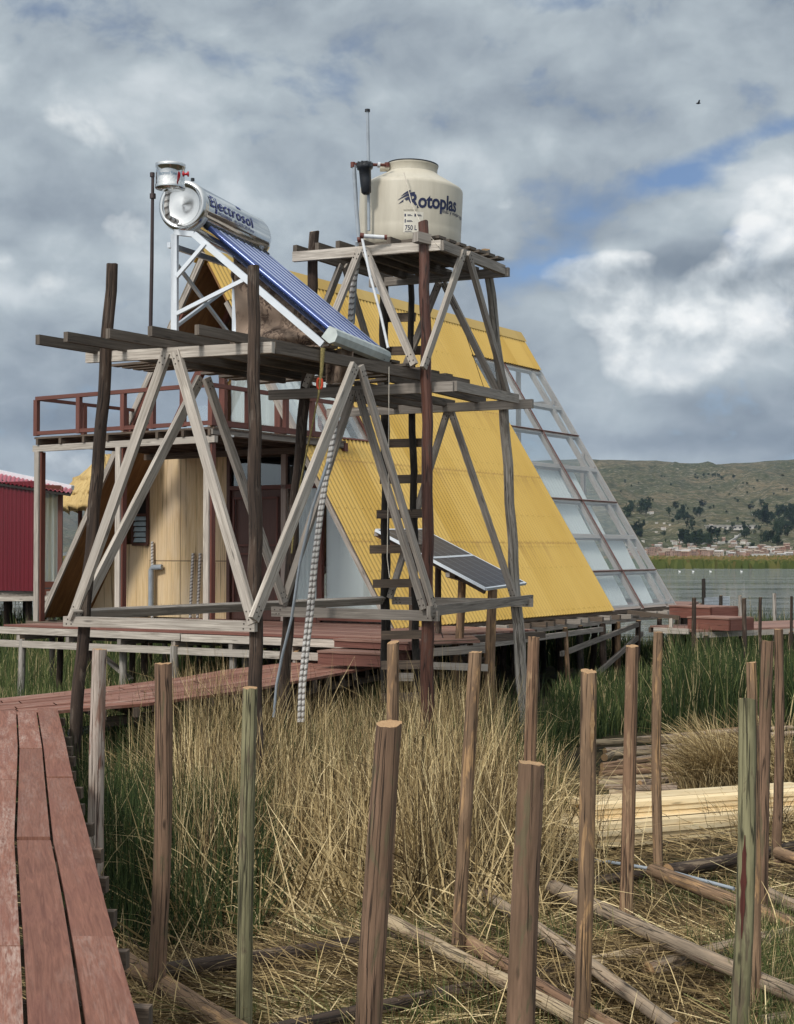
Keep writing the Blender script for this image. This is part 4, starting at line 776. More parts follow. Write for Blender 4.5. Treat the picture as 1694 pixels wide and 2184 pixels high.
# pipes and filter beside the tank
plumb = thing("tank_plumbing", P(760, 520, 14.9), "grey riser pipes with red-brown elbows feeding the cream tank", "pipes")
pd = 14.75
for nm, pts, r, mt in (("vent_pipe", [(784, 237, pd), (786, 330, pd), (787, 492, pd)], .017, PVC), ("riser_pipe", [(755, 352, pd), (760, 440, pd), (766, 512, pd)], .022, PVC), ("cross_pipe", [(752, 350, pd), (790, 351, pd), (828, 352, 14.85)], .016, COPP), ("elbow", [(753, 346, pd), (753, 357, pd)], .026, COPP), ("elbow", [(826, 347, 14.85), (826, 356, 14.85)], .028, COPP),
                      ("coupling", [(806, 351, pd), (811, 352, pd)], .028, PVCW), ("feed_pipe", [(773, 510, 14.2), (790, 590, 14.15), (812, 670, 14.1), (828, 742, 14.0)], .014, PVCW), ("feed_pipe", [(775, 503, 14.3), (820, 506, 14.3)], .02, PVCW), ("elbow", [(768, 502, 14.3), (776, 503, 14.3)], .028, COPP), ("elbow", [(762, 512, 14.35), (770, 511, 14.35)], .028, COPP),
                      ("down_pipe", [(762, 515, 14.5), (758, 600, 14.7), (753, 690, 14.9)], .02, PVC), ("cap", [(784, 233, pd), (784, 238, pd)], .028, BLK), ("elbow", [(820, 506, 14.3), (826, 506, 14.3)], .026, COPP)):
    m = MB(); m.tube([P(*q) for q in pts], r, 10); m.obj(nm, mt, plumb)
m = MB(); m.tube([P(762, 560, 14.6), P(752, 620, 14.7), P(747, 690, 14.8)], .03, 10); m.obj("lagged_pipe", FOIL, plumb)
wf = thing("water_filter", P(782, 405, 14.7), "black water filter housing hanging left of the cream tank", "water filter"); m = MB()
m.lathe(P(778, 352, 14.68), [(0, .03), (.055, .03), (.065, .015), (.08, .0), (.08, -.04), (.062, -.05), (.058, -.15), (.05, -.28), (.03, -.3), (0, -.3)], 20, (-.06, 0, 1)); m.obj("housing", BLK, wf)
m = MB()
for k in range(10): a = k*.628; m.box(P(778, 350, 14.68)+Vector((math.cos(a)*.075, math.sin(a)*.075, -.01)), (.01, 0, 0), (0, .01, 0), (0, 0, .025))
m.obj("lid", BLK, wf)

# ================================================================= SOLAR WATER HEATER
def PH(px, py, d): return P(px, py, d*1.047)
hc = PH(388, 437, 12.9); RD = .233
ht = thing("solar_water_heater", PH(500, 720, 13.0), "solar water heater with steel drum and blue evacuated tubes on aluminium legs", "solar water heater")
LD = 1.63
m = MB(); m.lathe(hc, [(RD, .06), (RD+.004, .08), (RD, .1), (RD, LD-.1), (RD+.003, LD-.08), (RD, LD-.06), (RD-.01, LD-.02), (RD-.06, LD), (0, LD+.01)], 64, H_); m.obj("drum", CHROME, ht)
m = MB(); m.lathe(hc, [(RD, .08), (RD+.006, .04), (RD+.004, .0), (RD-.02, -.018), (RD-.045, -.01), (RD-.05, .012), (RD-.06, .02), (.06, .004), (0, .0)], 64, H_); m.obj("end_cap", CHROMEB, ht)
def onD(l, a, off=.003): return hc+H_*l+(Q_*math.cos(a)+Z_*math.sin(a))*(RD+off)
vs, fs_ = textmesh("Electrosol", .012, 0, 1.12); W_ = max(v.x for v in vs); m = MB(); vs, fs_ = subdiv_text(vs, fs_, .18); put_flat(m, vs, fs_, lambda x, y: onD(.12+1.0*x/W_, .02+.66*y, .005)); m.obj("brand_text", BLUEP, ht)
vs, fs_ = textmesh("942088684 · 951500130 Puno", .0); W_ = max(v.x for v in vs); vs, fs_ = subdiv_text(vs, fs_, .3); m = MB(); put_flat(m, vs, fs_, lambda x, y: onD(.3+.85*x/W_, -.18+.2*y))
m.obj("phone_text", BLUEP, ht); q0 = .24; m = MB(); m.face([onD(q0, -.18), onD(q0+.04, -.18), onD(q0+.04, .0), onD(q0, .0)]); m.obj("phone_icon", BLUEP, ht); m = MB(); m.face([onD(.84, .66), onD(.94, .66), onD(.94, .82), onD(.84, .82)]); m.obj("printed_emblem", BLUEP, ht)
trN = PH(706, 712, 12.45); trN.z = 1.955
t0 = PH(444, 483, 13.02); t1 = trN+H_*.06+Z_*.03; NTB = 15
for i in range(NTB):
    o_ = H_*(.099*i); a = t0+o_; b = t1+o_; m = MB(); m.tube([a, mix(a, b, .5), b], .027, 16); m.obj("vacuum_tube", TUBE_SH if i % 2 or i == 0 else TUBE_HL, ht)  # light and dark tubes alternate, painting the highlight stripes
for i in range(NTB): o_ = H_*(.099*i); a = t0+o_; b = t1+o_; m = MB(); m.lathe(a, [(.036, -.03), (.036, .015), (.028, .03), (.024, .03)], 12, (b-a)); m.obj("tube_seal", BLK, ht)
tu = (t1-t0).normalized(); tn = H_.cross(tu).normalized()
if tn.z < 0: tn = -tn
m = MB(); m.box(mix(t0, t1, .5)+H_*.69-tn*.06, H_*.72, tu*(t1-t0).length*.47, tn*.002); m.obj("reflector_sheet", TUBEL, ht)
m = MB(); pr = [(-.05, .05), (.03, .06), (.07, .03), (.085, -.03), (.05, -.075), (-.05, -.075)]; c = trN
L0 = [c-H_*.02+tu*a_+tn*b_ for a_, b_ in pr]; L1 = [q_+H_*1.55 for q_ in L0]
for i in range(6): m.face([L0[i], L0[(i+1) % 6], L1[(i+1) % 6], L1[i]])
m.face(L0[::-1]); m.face(L1); m.obj("foot_trough", TROUGH, ht)
def al(a, b, w=.045, h=.03, mat=ALUW, name="frame_bar", side=None): return bar(ht, name, a, b, w, h, mat, side)
lg = PH(373, 500, 12.85); lf = PH(373, 706, 12.85); 
for i, o_ in enumerate((Vector((0, 0, 0)), H_*1.38)):
    al(lg+o_, Vector((lf.x, lf.y, 1.9))+Vector((o_.x, o_.y, 0)), .075 if i else .06, .045, ALUW if not i else ALU, "leg", Q_)
    ra, rb = PH(415, 500, 12.8)+o_, trN-tn*.12+o_; al(ra, rb, .05, .06, ALUW, "sloping_rail", H_); al(lg+o_+Z_*.02, ra, .05, .05, ALUW, "saddle", H_)
    m = MB(); n = 10; pts = [hc+H_*(.08 if not i else 1.42)+(Q_*math.cos(a_)-Z_*math.sin(a_))*(RD+.012) for a_ in np.linspace(.5, 2.75, n)]
    for k in range(n-1): m.beam(pts[k], pts[k+1], .05, .012, H_)
    m.obj("cradle", ALUW, ht)
al(PH(438, 519, 12.75), PH(377, 590, 12.83), .035, .035, ALUW, "brace"); al(PH(530, 592, 12.66), PH(377, 669, 12.83), .035, .035, ALUW, "brace")
al(PH(379, 566, 12.9), PH(500, 727, 14.2), .03, .03, ALU, "brace"); al(PH(376, 695, 12.9), PH(505, 600, 14.2), .03, .03, ALU, "brace"); al(PH(440, 545, 12.9)+Vector((-.35, 0, .1)), PH(440, 545, 12.9)+H_*1.4+Vector((-.3, 0, .15)), .035, .05, ALU, "cross_bar"); al(PH(505, 715, 14.1), PH(560, 688, 13.6), .035, .035, ALUW, "brace")
fb = PH(363, 403, 12.6); ftl = Vector((.02, -.03, 1)).normalized(); m = MB(); m.lathe(fb, [(0, 0), (.135, 0), (.137, .01), (.137, .03), (.132, .035), (.132, .19), (.137, .195), (.137, .225), (.128, .23), (0, .235)], 40, ftl); ft = m.obj("feed_tank", CHROME, ht)
vs, fs_ = textmesh("Electrosol Puno", .0); W_ = max(v.x for v in vs); vs, fs_ = subdiv_text(vs, fs_, .5); ff = Vector((-fb.x, -fb.y, 0)).normalized(); fr = Vector((-ff.y, ff.x, 0))
m = MB(); put_flat(m, vs, fs_, lambda x, y: fb+ftl*(.1+y*.045)+(ff*math.cos(-.9+1.35*x/W_)+fr*math.sin(-.9+1.35*x/W_))*.135); m.obj("small_text", LBLUE, ft)
m = MB(); m.tube([PH(390, 371, 12.5), PH(402, 371, 12.47)], .012, 10); m.tube([PH(400, 371, 12.47), PH(403, 371, 12.47)], .024, 12); m.tube([PH(390, 371, 12.5), PH(393, 371, 12.5)], .024, 12); m.obj("valve", REDV, ht)
m = MB(); m.tube([PH(358, 408, 12.6), PH(355, 440, 12.62), PH(358, 462, 12.64), PH(372, 470, 12.72), PH(378, 472, 12.9)], .024, 10); m.obj("elbow_hose", FOIL, ht)
m = MB(); m.tube([PH(411, 386, 12.98), PH(411, 380, 12.98)], .018, 8); m.obj("vent_plug", BLK, ht)
pp = thing("vent_pipe", PH(321, 712, 12.7), "thin dark steel vent pipe rising from the platform beside the steel feed tank", "pipe")
m = MB(); m.tube([PH(321, 714, 12.7), PH(324, 560, 12.65), PH(326, 372, 12.6)], [.018, .017, .014], 10); m.obj("tube", STEELP, pp); m = MB(); m.tube([PH(326, 423, 12.61), PH(326, 413, 12.61)], .028, 10); m.tube([PH(325, 368, 12.6), PH(325, 377, 12.6)], .022, 8); m.obj("coupling", STEELP, pp)
# blanket
def catc(A, B, sag, f_): p = mix(A, B, f_); return p-Z_*sag*math.sin(math.pi*f_)
cl = MB(); tA, tB = PH(500, 556, 13.3), PH(718, 722, 12.75); lA, lB = PH(505, 722, 13.3), PH(700, 742, 12.8)
def clf(x, y):
    p = mix(catc(tA, tB, -.03, x), catc(lA, lB, .02, x), y)
    sg = math.sin(math.pi*min(1, x*1.1))*.18*y*(1-y)*2; return p-Z_*sg+Vector((.01, -.05, 0))*math.sin(y*13+math.sin(x*2.5)*3.5+x*5)*(.3+.7*x*(1-x)*4)+Vector((0, -.03, 0))*math.sin(x*8+y*5)
cl.grid(46, 40, clf); o = cl.obj("blanket", CLOTH, None, label="brown patterned blanket draped under the blue tubes on the platform", cat="blanket")
sm_ = o.modifiers.new("solid", 'SOLIDIFY'); sm_.thickness = .012
cl = MB(); tA2, tB2 = PH(497, 545, 13.55), PH(535, 560, 13.5); lA2, lB2 = PH(500, 628, 13.55), PH(528, 660, 13.5)
cl.grid(16, 22, lambda x, y: mix(mix(tA2, tB2, x), mix(lA2, lB2, x), y)+Vector((0, -.04, 0))*math.sin(x*14+y*2)+Vector((.02, 0, 0))*math.sin(y*9)); o = cl.obj("cloth_strip", CLOTH, None, label="narrow strip of brown cloth hanging left of the draped blanket", cat="cloth"); sm_ = o.modifiers.new("solid", 'SOLIDIFY'); sm_.thickness = .01
cl = MB(); u0 = PH(700, 745, 13.0); cl.grid(14, 14, lambda x, y: u0+Vector((.26*x-.02, -.04*x, -.32*y))+Vector((0, -.05, 0))*math.sin(x*13+y*3)); o = cl.obj("hanging_rag", CLOTH, None, label="dark brown rag hanging below the slatted platform beside the rope", cat="rag"); sm_ = o.modifiers.new("solid", 'SOLIDIFY'); sm_.thickness = .012
# rope, float, strings, conduits
rp = [(689, 742, 12.9), (686, 790, 12.9), (680, 840, 12.9), (668, 900, 12.95), (655, 960, 13.05), (643, 1020, 13.15), (636, 1060, 13.2), (628, 1120, 13.3), (622, 1180, 13.35)]
pipe("rope", [P(*q) for q in rp[:3]], [.022, .016, .01], ROPE, "thick yellow-green rope with frayed end hanging below the platform", "rope")
pipe("thin_rope", [P(*q) for q in rp[2:]], .008, ROPE, "thin brown rope hanging slack down to the pole by the door", "rope")
fl = MB(); c = P(682, 818, 12.9); n = 20; fl.tube([c+Vector((math.cos(i/n*6.283)*.022, 0, math.sin(i/n*6.283)*.05)) for i in range(n+1)], .012, 8, cap=False); fl.obj("float_ring", ORANGE, None, label="small orange oval float ring on the yellow-green rope", cat="float")
pipe("string", [P(830, 782, 13.6), P(829, 1000, 13.7), P(826, 1190, 13.75), P(831, 1232, 13.75)], .004, STRING, "long pale string hanging from the slats past the ladder", "string")
pipe("tie_string", [P(862, 368, 14.6), P(880, 440, 14.5), P(905, 490, 14.35), P(936, 525, 14.1)], .005, STRING, "pale string tied from the tank neck to the platform corner", "string")
pipe("wire", [P(938, 595, 15.2), P(975, 660, 16), P(1010, 760, 18), P(1040, 850, 20)], .004, WIRE, "thin dark wire running from the tank tower to the yellow roof", "wire")
pipe("conduit", [P(584, 1530, 14.6), P(590, 1460, 14.6), P(603, 1395, 14.5), P(622, 1320, 14.3), P(640, 1200, 14.1), P(668, 1080, 13.9), P(700, 985, 13.8)], .014, PVC, "grey curved conduit running up behind the braces beside the wrapped pipes", "pipe")
for dx, lab in ((0, "left one of the twin foil-wrapped pipes rising from the reeds"), (8, "right one of the twin foil-wrapped pipes rising from the reeds")):
    pipe("lagged_pipe", [P(638+dx, 1540, 14.4), P(641+dx, 1460, 14.4), P(650+dx, 1370, 14.4), P(658+dx, 1300, 14.4), P(668+dx*.8, 1200, 14.35), P(682+dx*.6, 1090, 14.3), P(697+dx*.5, 1000, 14.25), P(715, 900+dx*2, 14.2), P(722, 840+dx*2, 14.2)], .019, FOIL, lab, "pipe")
# ================================================================= SOLAR PANELS
Pb = P(1038, 1255, 18.5); Pc_ = Pb+Vector((.66, 1.75, .03)); Pa = P(802, 1129, 19.5); Pd = Pa+(Pc_-Pb)
pvn = (Pb-Pa).cross(Pc_-Pb).normalized(); pvn = pvn if pvn.z > 0 else -pvn
ps = thing("solar_array", P(1000, 1400, 19), "two dark solar panels tilted on rough round posts beside the yellow roof", "solar array")
for i, lab in ((0, "upper dark panel, farther from the posts"), (1, "lower dark panel, nearer the posts")):
    f0, f1 = i*.5+.004, i*.5+.496; q = [mix(Pa, Pb, f0), mix(Pa, Pb, f1), mix(Pd, Pc_, f1), mix(Pd, Pc_, f0)]
    m = MB(); m.slab([p-pvn*.012 for p in q], pvn, .004); sp = m.obj("solar_panel", WHITE, ps, label=lab)
    m = MB(); m.face([p+pvn*.002 for p in q], [(0, 0), (0, .5), (1, .5), (1, 0)]); m.obj("cells", CELL, sp); m = MB()
    for a, b in ((0, 1), (1, 2), (2, 3), (3, 0)): m.beam(q[a]-pvn*.012, q[b]-pvn*.012, .03, .035, pvn.cross(q[b]-q[a]))
    m.obj("frame", ALUW, sp)
for a, b, r, mt in (((980, 1366, 19.3), (986, 1226, 19.3), .06, ST_B), ((1043, 1500, 18.95), (1051, 1256, 18.9), .07, ST_B), ((884, 1500, 19.8), (880, 1175, 19.8), .055, POSTD), ((935, 1400, 20.6), (935, 1160, 20.6), .05, POSTD)): pole(ps, "post", P(*a), P(*b), r*1.02, r*.9, mt)
bar(ps, "bearer", P(955, 1226, 18.9), P(1052, 1254, 20.2), .06, .06, GREY); bar(ps, "bearer", P(803, 1138, 19.55), P(842, 1160, 20.4), .06, .06, GREY); m = MB(); m.beam(P(815, 1140, 19.7), P(1035, 1262, 18.8), .04, .06); m.obj("rail", DKB, ps)
pipe("cable", [P(910, 1180, 19.2), P(918, 1260, 19.3), P(928, 1310, 19.4), P(950, 1375, 19.4)], .008, WIRE, "dark cable hanging from the solar panels", "cable")

# ================================================================= LEFT NEIGHBOURS
rh = thing("red_hut", P(40, 1280, 34.5), "crimson corrugated metal hut with curtained window at the left edge", "hut"); d0 = 34.5
def hutpt(px, py, d): return P(px, py, d)
m = MB(); a, b = P(-260, 1262, 36.0), P(76, 1257, 33.6); zt_ = 1.62; zb_ = -.93; a.z = b.z = 0; n = 330; dr_ = (b-a).normalized(); nn = Vector((dr_.y, -dr_.x, 0)); L = (b-a).length
m.grid(n, 1, lambda x, y: a+dr_*L*x+nn*.022*math.sin(x*L/.13*6.283)+Z_*mix(zb_, zt_+.0, y), 0, True)
for i in range(n):
    u0_, u1_ = L*i/n, L*(i+1)/n; m.uv[(-4*(n-i)):(-4*(n-i)+4) or None] = [(u0_, 0), (u1_, 0), (u1_, 2.6), (u0_, 2.6)]
m.obj("wall", REDM, rh)
e1, e2 = P(-260, 990, 36.0), P(150, 1051, 33.0); r1, r2 = P(-260, 955, 40.0), P(155, 1043, 37.0); m = MB(); n = 300
m.grid(n, 1, lambda x, y: mix(mix(e1, e2, x), mix(r1, r2, x), y)+Z_*.02*math.sin(x*300)); m.obj("roof", material("pink_red_sheet", lambda t: t.mixc(t.noise(t.pos(), 1.2, 5), (.3, .03, .05), (.42, .07, .1)), .45), rh)
bar(rh, "ridge_flashing", r1+Z_*.05, r2+Z_*.03, .12, .12, ALUW); m = MB(); m.slab([e1-Z_*.03, e2-Z_*.03, r2-Z_*.03, r1-Z_*.03], Z_, .05); m.obj("roof_lining", DARKI, rh)
wA, wB = P(80, 1240, 33.6), P(128, 1240, 33.9); wA.z = wB.z = 0; wn = thing
m = MB(); 
for p_, q_ in ((wA+Z_*-.93, wA+Z_*1.5), (wB+Z_*-.93, wB+Z_*1.5), (wA+Z_*1.46, wB+Z_*1.46), (wA-Z_*.78, wB-Z_*.78), (wA-Z_*.95, wB-Z_*.95)): m.beam(p_, q_, .1, .14 if abs(q_.z-p_.z) < .01 else .1, Vector((1, 0, 0)) if abs(q_.z-p_.z) > .1 else None)
wo = m.obj("window", RBR, rh); m = MB(); m.slab([wA-Z_*.7, wB-Z_*.7, wB+Z_*1.42, wA+Z_*1.42], (0, -1, 0), .006); m.obj("pane", GLASSD, wo)
drape(rh, wA+Vector((0, .12, 0)), wB+Vector((0, .12, 0)), -.75, 1.45, 4, .03, Vector((0, 1, 0)))
bar(rh, "base_beam", P(-260, 1270, 35.9), P(142, 1266, 33.5), .12, .12, GREY); bar(rh, "base_beam", P(-260, 1281, 35.8), P(140, 1276, 33.4), .1, .1, GREYL)
m = MB(); q = [P(-260, 1264, 35.9), P(140, 1262, 33.5)]; q = [q[0], q[1], q[1]+Vector((.3, 6, 0)), q[0]+Vector((0, 6, 0))]; m.slab(q, Z_, .1); m.obj("floor", DARKI, rh)
for px, d in ((-60, 35.5), (14, 35), (62, 34.5), (20, 37), (110, 34.2), (90, 37.5), (-20, 38), (55, 38.5), (135, 38)): a = P(px, 1285, d); a.z = -1.1; b = a.copy(); b.z = -3.3; pole(rh, "stilt", b, a, .09, .08, POSTK if d > 35.2 else POSTD, n=8, seg=6)
# thatched shelter
th = thing("thatched_shelter", P(180, 1250, 41), "small open shelter with golden thatched roof behind the dark pole", "shelter")
ap = P(228, 975, 42.5); 
for k, (f0, f1, dz) in enumerate(((.72, 1.02, 0), (.45, .78, .05), (.05, .52, .1))):
    m = MB(); n = 120; C_ = Vector((ap.x, ap.y, 0)); zr0, zr1 = ap.z, P(0, 1085, 41.0).z; Rr = 1.62
    def tf(x, y):
        a_ = x*6.283; f_ = mix(f0, f1, y); sq = 1/max(abs(math.cos(a_)), abs(math.sin(a_)))**.6; j_ = (random.random()-.5)*(.16 if y > .8 else .05)
        return C_+Vector((math.cos(a_+.5), math.sin(a_+.5), 0))*Rr*f_*sq*(1+j_)+Z_*(mix(zr0, zr1, f_)+dz*.5*(y < .3)+dz*.3+j_*1.3)
    m.grid(n, 5, tf, uvs=(10, 1)); o = m.obj("thatch_layer", THATCH, th); sm_ = o.modifiers.new("s", 'SOLIDIFY'); sm_.thickness = .09
for px, d in ((188, 40.2), (262, 40.0), (170, 43.6), (250, 44)): a = P(px, 1250, d); a.z = -1.2; b = a.copy(); b.z = 1.2; pole(th, "post", a, b, .075, .07, RBR, n=8, seg=6); c = a.copy(); c.z = -3.2; pole(th, "stilt", c, a, .08, .08, POSTD, n=8, seg=5)
for px0, px1, pb in ((194, 206, 158), (232, 250, 215)):
    A1, A2, B1_, B2_ = P(px0, 1090, 40.3), P(px1, 1090, 40.3), P(pb, 1225, 40.3), P(pb+26, 1225, 40.3); m = MB(); m.grid(24, 14, lambda x, y: mix(mix(A1, A2, x), mix(B1_, B2_, x), y)+Vector((0, .05, 0))*math.sin(x*20)); m.obj("curtain", CURT, th)
m = MB(); fl_ = P(175, 1262, 41); m.box((P(215, 1262, 42).x, 42, -1.25), (1.9, 0, 0), (0, 1.9, 0), (0, 0, .05)); m.obj("floor", GREY, th)

# ================================================================= RIGHT SIDE: STEPS, WALKWAY, FENCE
rs = thing("rear_steps", P(1500, 1330, 27), "red-brown box steps going down from the house deck to the right-hand walkway", "steps")
boxstep(rs, P(1428, 1321, 29.5), P(1517, 1318, 28.6), -1.1, -1.34, .8); boxstep(rs, P(1467, 1342, 28.0), P(1557, 1338, 27.3), -1.26, -1.5, .8)
bar(rs, "beam", P(1395, 1344, 27.5), P(1470, 1347, 27.2), .06, .1, GREYL); bar(rs, "support", P(1432, 1320, 28.6), P(1432, 1345, 28.5), .06, .06, GREYL, A_); bar(rs, "support", P(1340, 1305, 29.4), P(1450, 1318, 28.9), .08, .08, DKB)
rw = thing("right_walkway", P(1620, 1345, 28), "plank walkway on stilts leaving the picture on the right above the reeds", "boardwalk")
wa, wb_, wc, wd = G(1480, 1345, -1.5), G(1800, 1346, -1.5), G(1800, 1322, -1.5), G(1500, 1338, -1.5)
wb_ = wa+Vector((8, 5.2, 0)); wc = wb_+Vector((-.5, 1.9, 0)); wd = wa+Vector((-.5, 1.9, 0))
for i in range(8):
    a, b = i/8, (i+.95)/8; m = MB(); m.slab([mix(wa, wd, a), mix(wb_, wc, a), mix(wb_, wc, b), mix(wa, wd, b)], Z_, .035, wb_-wa); m.obj("plank", REDF, rw)
bar(rw, "edge_beam", wa-Z_*.09, wb_-Z_*.09, .06, .1, GREYL); bar(rw, "edge_beam", wd-Z_*.09, wc-Z_*.09, .06, .1, DKB)
for i in range(9):
    for e_, s_ in ((wa, wb_), (wd, wc)): p_ = mix(e_, s_, .03+.12*i)+jit(.08); a = Vector((p_.x, p_.y, -1.6)); pole(rw, "stilt", Vector((p_.x, p_.y, -3.2)), a, .06, .055, POSTK if e_ is wd else random.choice([POSTD, ST_B]), n=8, seg=5)
rd = thing("rear_deck", P(1480, 1285, 33), "small deck of planks at the back corner of the A-frame house over the lake", "deck")
q = [G(1400, 1305, -1.25), G(1490, 1285, -1.25)]; 
q = [UV3(1.0, 11.0, -1.22), Vector((6.1, 31.6, -1.22)), Vector((7.26, 35, -1.22)), Vector((5.2, 36, -1.22))]
for i in range(8): a, b = i/8, (i+.95)/8; m = MB(); m.slab([mix(q[0], q[3], a), mix(q[1], q[2], a), mix(q[1], q[2], b), mix(q[0], q[3], b)], Z_, .04, q[1]-q[0]); m.obj("plank", REDF, rd)
for i in range(5): p_ = mix(q[1], q[2], i/4); pole(rd, "stilt", Vector((p_.x, p_.y, -3.3)), Vector((p_.x, p_.y, -1.26)), .07, .065, POSTD, n=8, seg=5); bar(rd, "joist", p_+Vector((.15, 0, -.08)), p_+B_*2-Z_*.08, .08, .09, DKB)
bar(rd, "side_beam", q[1]-Z_*.1, q[2]-Z_*.1, .08, .1, GREY)
FP = [(1500, 1235, 1300, 33, .05, "dark", "leftmost and tallest fence pole, at the corner of the rear deck"), (1480, 1275, 1345, 26.6, .045, "brown", "crooked fence pole in front of the rear box steps"), (1537, 1270, 1340, 31, .045, "dark", "dark fence pole at the right end of the wire mesh"), (1578, 1270, 1345, 29, .04, "grey", "thin grey pole between the mesh and the walkway"), (1586, 1276, 1350, 26.2, .045, "brown", "brown pole rising in front of the walkway just right of the steps"),
      (1621, 1274, 1348, 27.6, .035, "brown", "dark slim pole in front of the walkway middle"), (1651, 1266, 1336, 31.5, .045, "grey", "grey pole on the lake side of the right walkway"), (1688, 1272, 1365, 27.8, .03, "brown", "rightmost slim pole of the walkway at the picture edge")]
for px, y0, y1, d, r, c_, lab in FP: a = P(px, y1, d); a.z = -2.9; o = pole(None, "fence_pole", a, P(px+1, y0, d), r*1.1, r*.85, {"dark": POSTK, "brown": POSTD, "grey": POSTG}[c_], n=8, label=lab, cat="pole", group="thin poles along the right walkway")
m = MB()
for i in range(27): a = mix(P(1502, 1276, 33), P(1556, 1273, 31.5), i/26); b = mix(P(1502, 1296, 33), P(1556, 1292, 31.5), i/26); m.tube([a, b], .012, 4)
for k in range(4): m.tube([mix(P(1502, 1276, 33), P(1502, 1296, 33), k/3), mix(P(1556, 1273, 31.5), P(1556, 1292, 31.5), k/3)], .01, 4)
m.obj("mesh_panel", PVC, None, label="grey-green wire mesh panel between the poles above the lake", cat="mesh")

# ================================================================= FOREGROUND STAKES
ST = [ # px top, py top, px foot, py foot(None=ground), d, width px, material, label
 (212, 1385, 206, None, 10.2, 32, ST_W, "reddish stake with pale bark patches beside the boardwalk corner"),
 (348, 1415, 330, None, 8.75, 37, ST_P, "purplish-brown stake with a split at its foot, third object right of the boardwalk edge"),
 (534, 1467, 520, None, 8.0, 33, ST_G, "greenish-grey stake directly in front of the dark platform pole"),
 (839, 1370, 812, None, 10.1, 27, ST_B, "light brown leaning stake whose foot hides behind the thick leaning one"),
 (831, 1543, 766, None, 6.25, 55, ST_P, "thick cracked brown stake leaning right, its flat top below the steps"),
 (1014, 1391, 973, None, 9.35, 28, ST_B, "slender orange-brown leaning stake between the two thick ones"),
 (1139, 1359, 1120, None, 10.6, 26, ST_R, "thin reddish stake standing just behind the thick upright stake"),
 (1134, 1628, 1106, None, 5.75, 59, ST_P, "thickest upright stake in the foreground with a long dark crack"),
 (1256, 1432, 1236, None, 7.8, 35, ST_B, "tall brown stake with a torn pale bark strip near its top"),
 (1349, 1378, 1333, None, 10.3, 27, ST_R, "reddish ringed stake standing left of the slim grey-brown one"),
 (1404, 1348, 1407, None, 11.8, 20, ST_B, "slim grey-brown stake in front of the lumber stack"),
 (1603, 1413, 1611, None, 8.4, 22, ST_B, "narrow brown stake half hidden behind the mottled green one"),
 (1594, 1492, 1566, None, 7.5, 37, ST_G, "mottled green stake with a dark red wound in its bark"),
 (1637, 1368, 1624, None, 10.4, 27, ST_P, "dark purplish stake second from the right edge"),
 (1661, 1342, 1653, None, 12.4, 20, ST_P, "rightmost tall slim grey-brown stake")]
for px, py, fx, fy, d, wpx, mt, lab in ST:
    top = P(px, py, d); foot = P(fx, 1175-GZ/d*F, d); foot.z = GZ-.08; r = wpx*d/F/2
    o = pole(None, "wooden_stake", foot, top, r*1.06, r*.97, mt, n=24, wob=.06, bend=.012, label=lab, cat="stake", group="bare stakes driven into the reed bed")
    if 'wound' in lab or 'strip near' in lab:
        m = MB(); lo_, hi_ = (.4, .66) if 'wound' in lab else (.8, .93); n = 12; ax = (top-foot).normalized(); fcs = Vector((-.0, -1, 0)) if 'wound' in lab else Vector((.45, -.9, 0)).normalized(); sdv = ax.cross(fcs).normalized(); pts = []
        for i in range(n): f_ = mix(lo_, hi_, i/(n-1)); w_ = r*.3*math.sin(math.pi*(i+.4)/n)*(1+.3*math.sin(i*2.3)); c = mix(foot, top, f_); pts.append((c+fcs*r*1.06-sdv*w_, c+fcs*r*1.06+sdv*w_))
        for i in range(n-1): m.face([pts[i][0], pts[i][1], pts[i+1][1], pts[i+1][0]], [(0, i*.05), (.03, i*.05), (.03, i*.05+.05), (0, i*.05+.05)])
        m.obj("bark_wound", wood("raw_red_wood", (.05, .014, .01), (.11, .03, .022), (.08, .02, .014)) if 'wound' in lab else ENDG, o)
# ---- logs lying about
def glog(name, a, b, r, mat, lab, z=0, n=12, cat="log"):
    z += .05; A1, B1_ = G(a[0], a[1], GZ+r*1.0+z), G(b[0], b[1], GZ+r*1.0+z); return pole(None, name, A1, B1_, r, r*.88, mat, n=n, wob=.09, bend=.012, label=lab, cat=cat, group="poles lying on the reed bed")
glog("fallen_log", (346, 2072), (1092, 1964), .055, LOGD, "long dark rotten log lying across behind the thick leaning stake")
glog("fallen_log", (800, 1950), (1290, 2205), .05, ST_Y, "pale peeled log running from the leaning stake to the bottom edge", .08)
glog("fallen_log", (984, 2000), (1400, 2240), .045, ST_R, "reddish log beside the pale peeled one, crossing behind the thick upright stake", .1)
glog("fallen_log", (990, 1884), (1440, 2195), .045, LOGG, "greyish log slanting from the slender stake down to the lower right", .1)
glog("fallen_log", (560, 2205), (1238, 2063), .045, LOGD, "thin dark log along the bottom between the two thick stakes")
glog("fallen_log", (1246, 2062), (1434, 2022), .055, ST_Y, "short cut log with a visible sawn end in the lower right", 0)
glog("fallen_log", (1385, 2072), (1720, 1984), .055, LOGG, "split greyish log lying next to the short cut log on the right", 0)
glog("fallen_log", (1180, 1892), (1730, 2138), .055, LOGG, "thick grey-brown log running diagonally to the lower right corner", .12)
glog("fallen_log", (1392, 1856), (1720, 1982), .055, ST_B, "brown log resting against the slim stake and running to the right edge", .06)
glog("fallen_log", (1630, 1902), (1730, 1946), .05, LOGG, "short pale log stub parallel to the brown one at the right edge", .04)
glog("fallen_log", (1425, 1858), (1740, 1796), .06, LOGD, "dark charred log below the lumber stack on the right", .02)
glog("fallen_log", (1660, 1820), (1760, 1852), .055, ST_B, "light brown log end by the rightmost stake", .12)
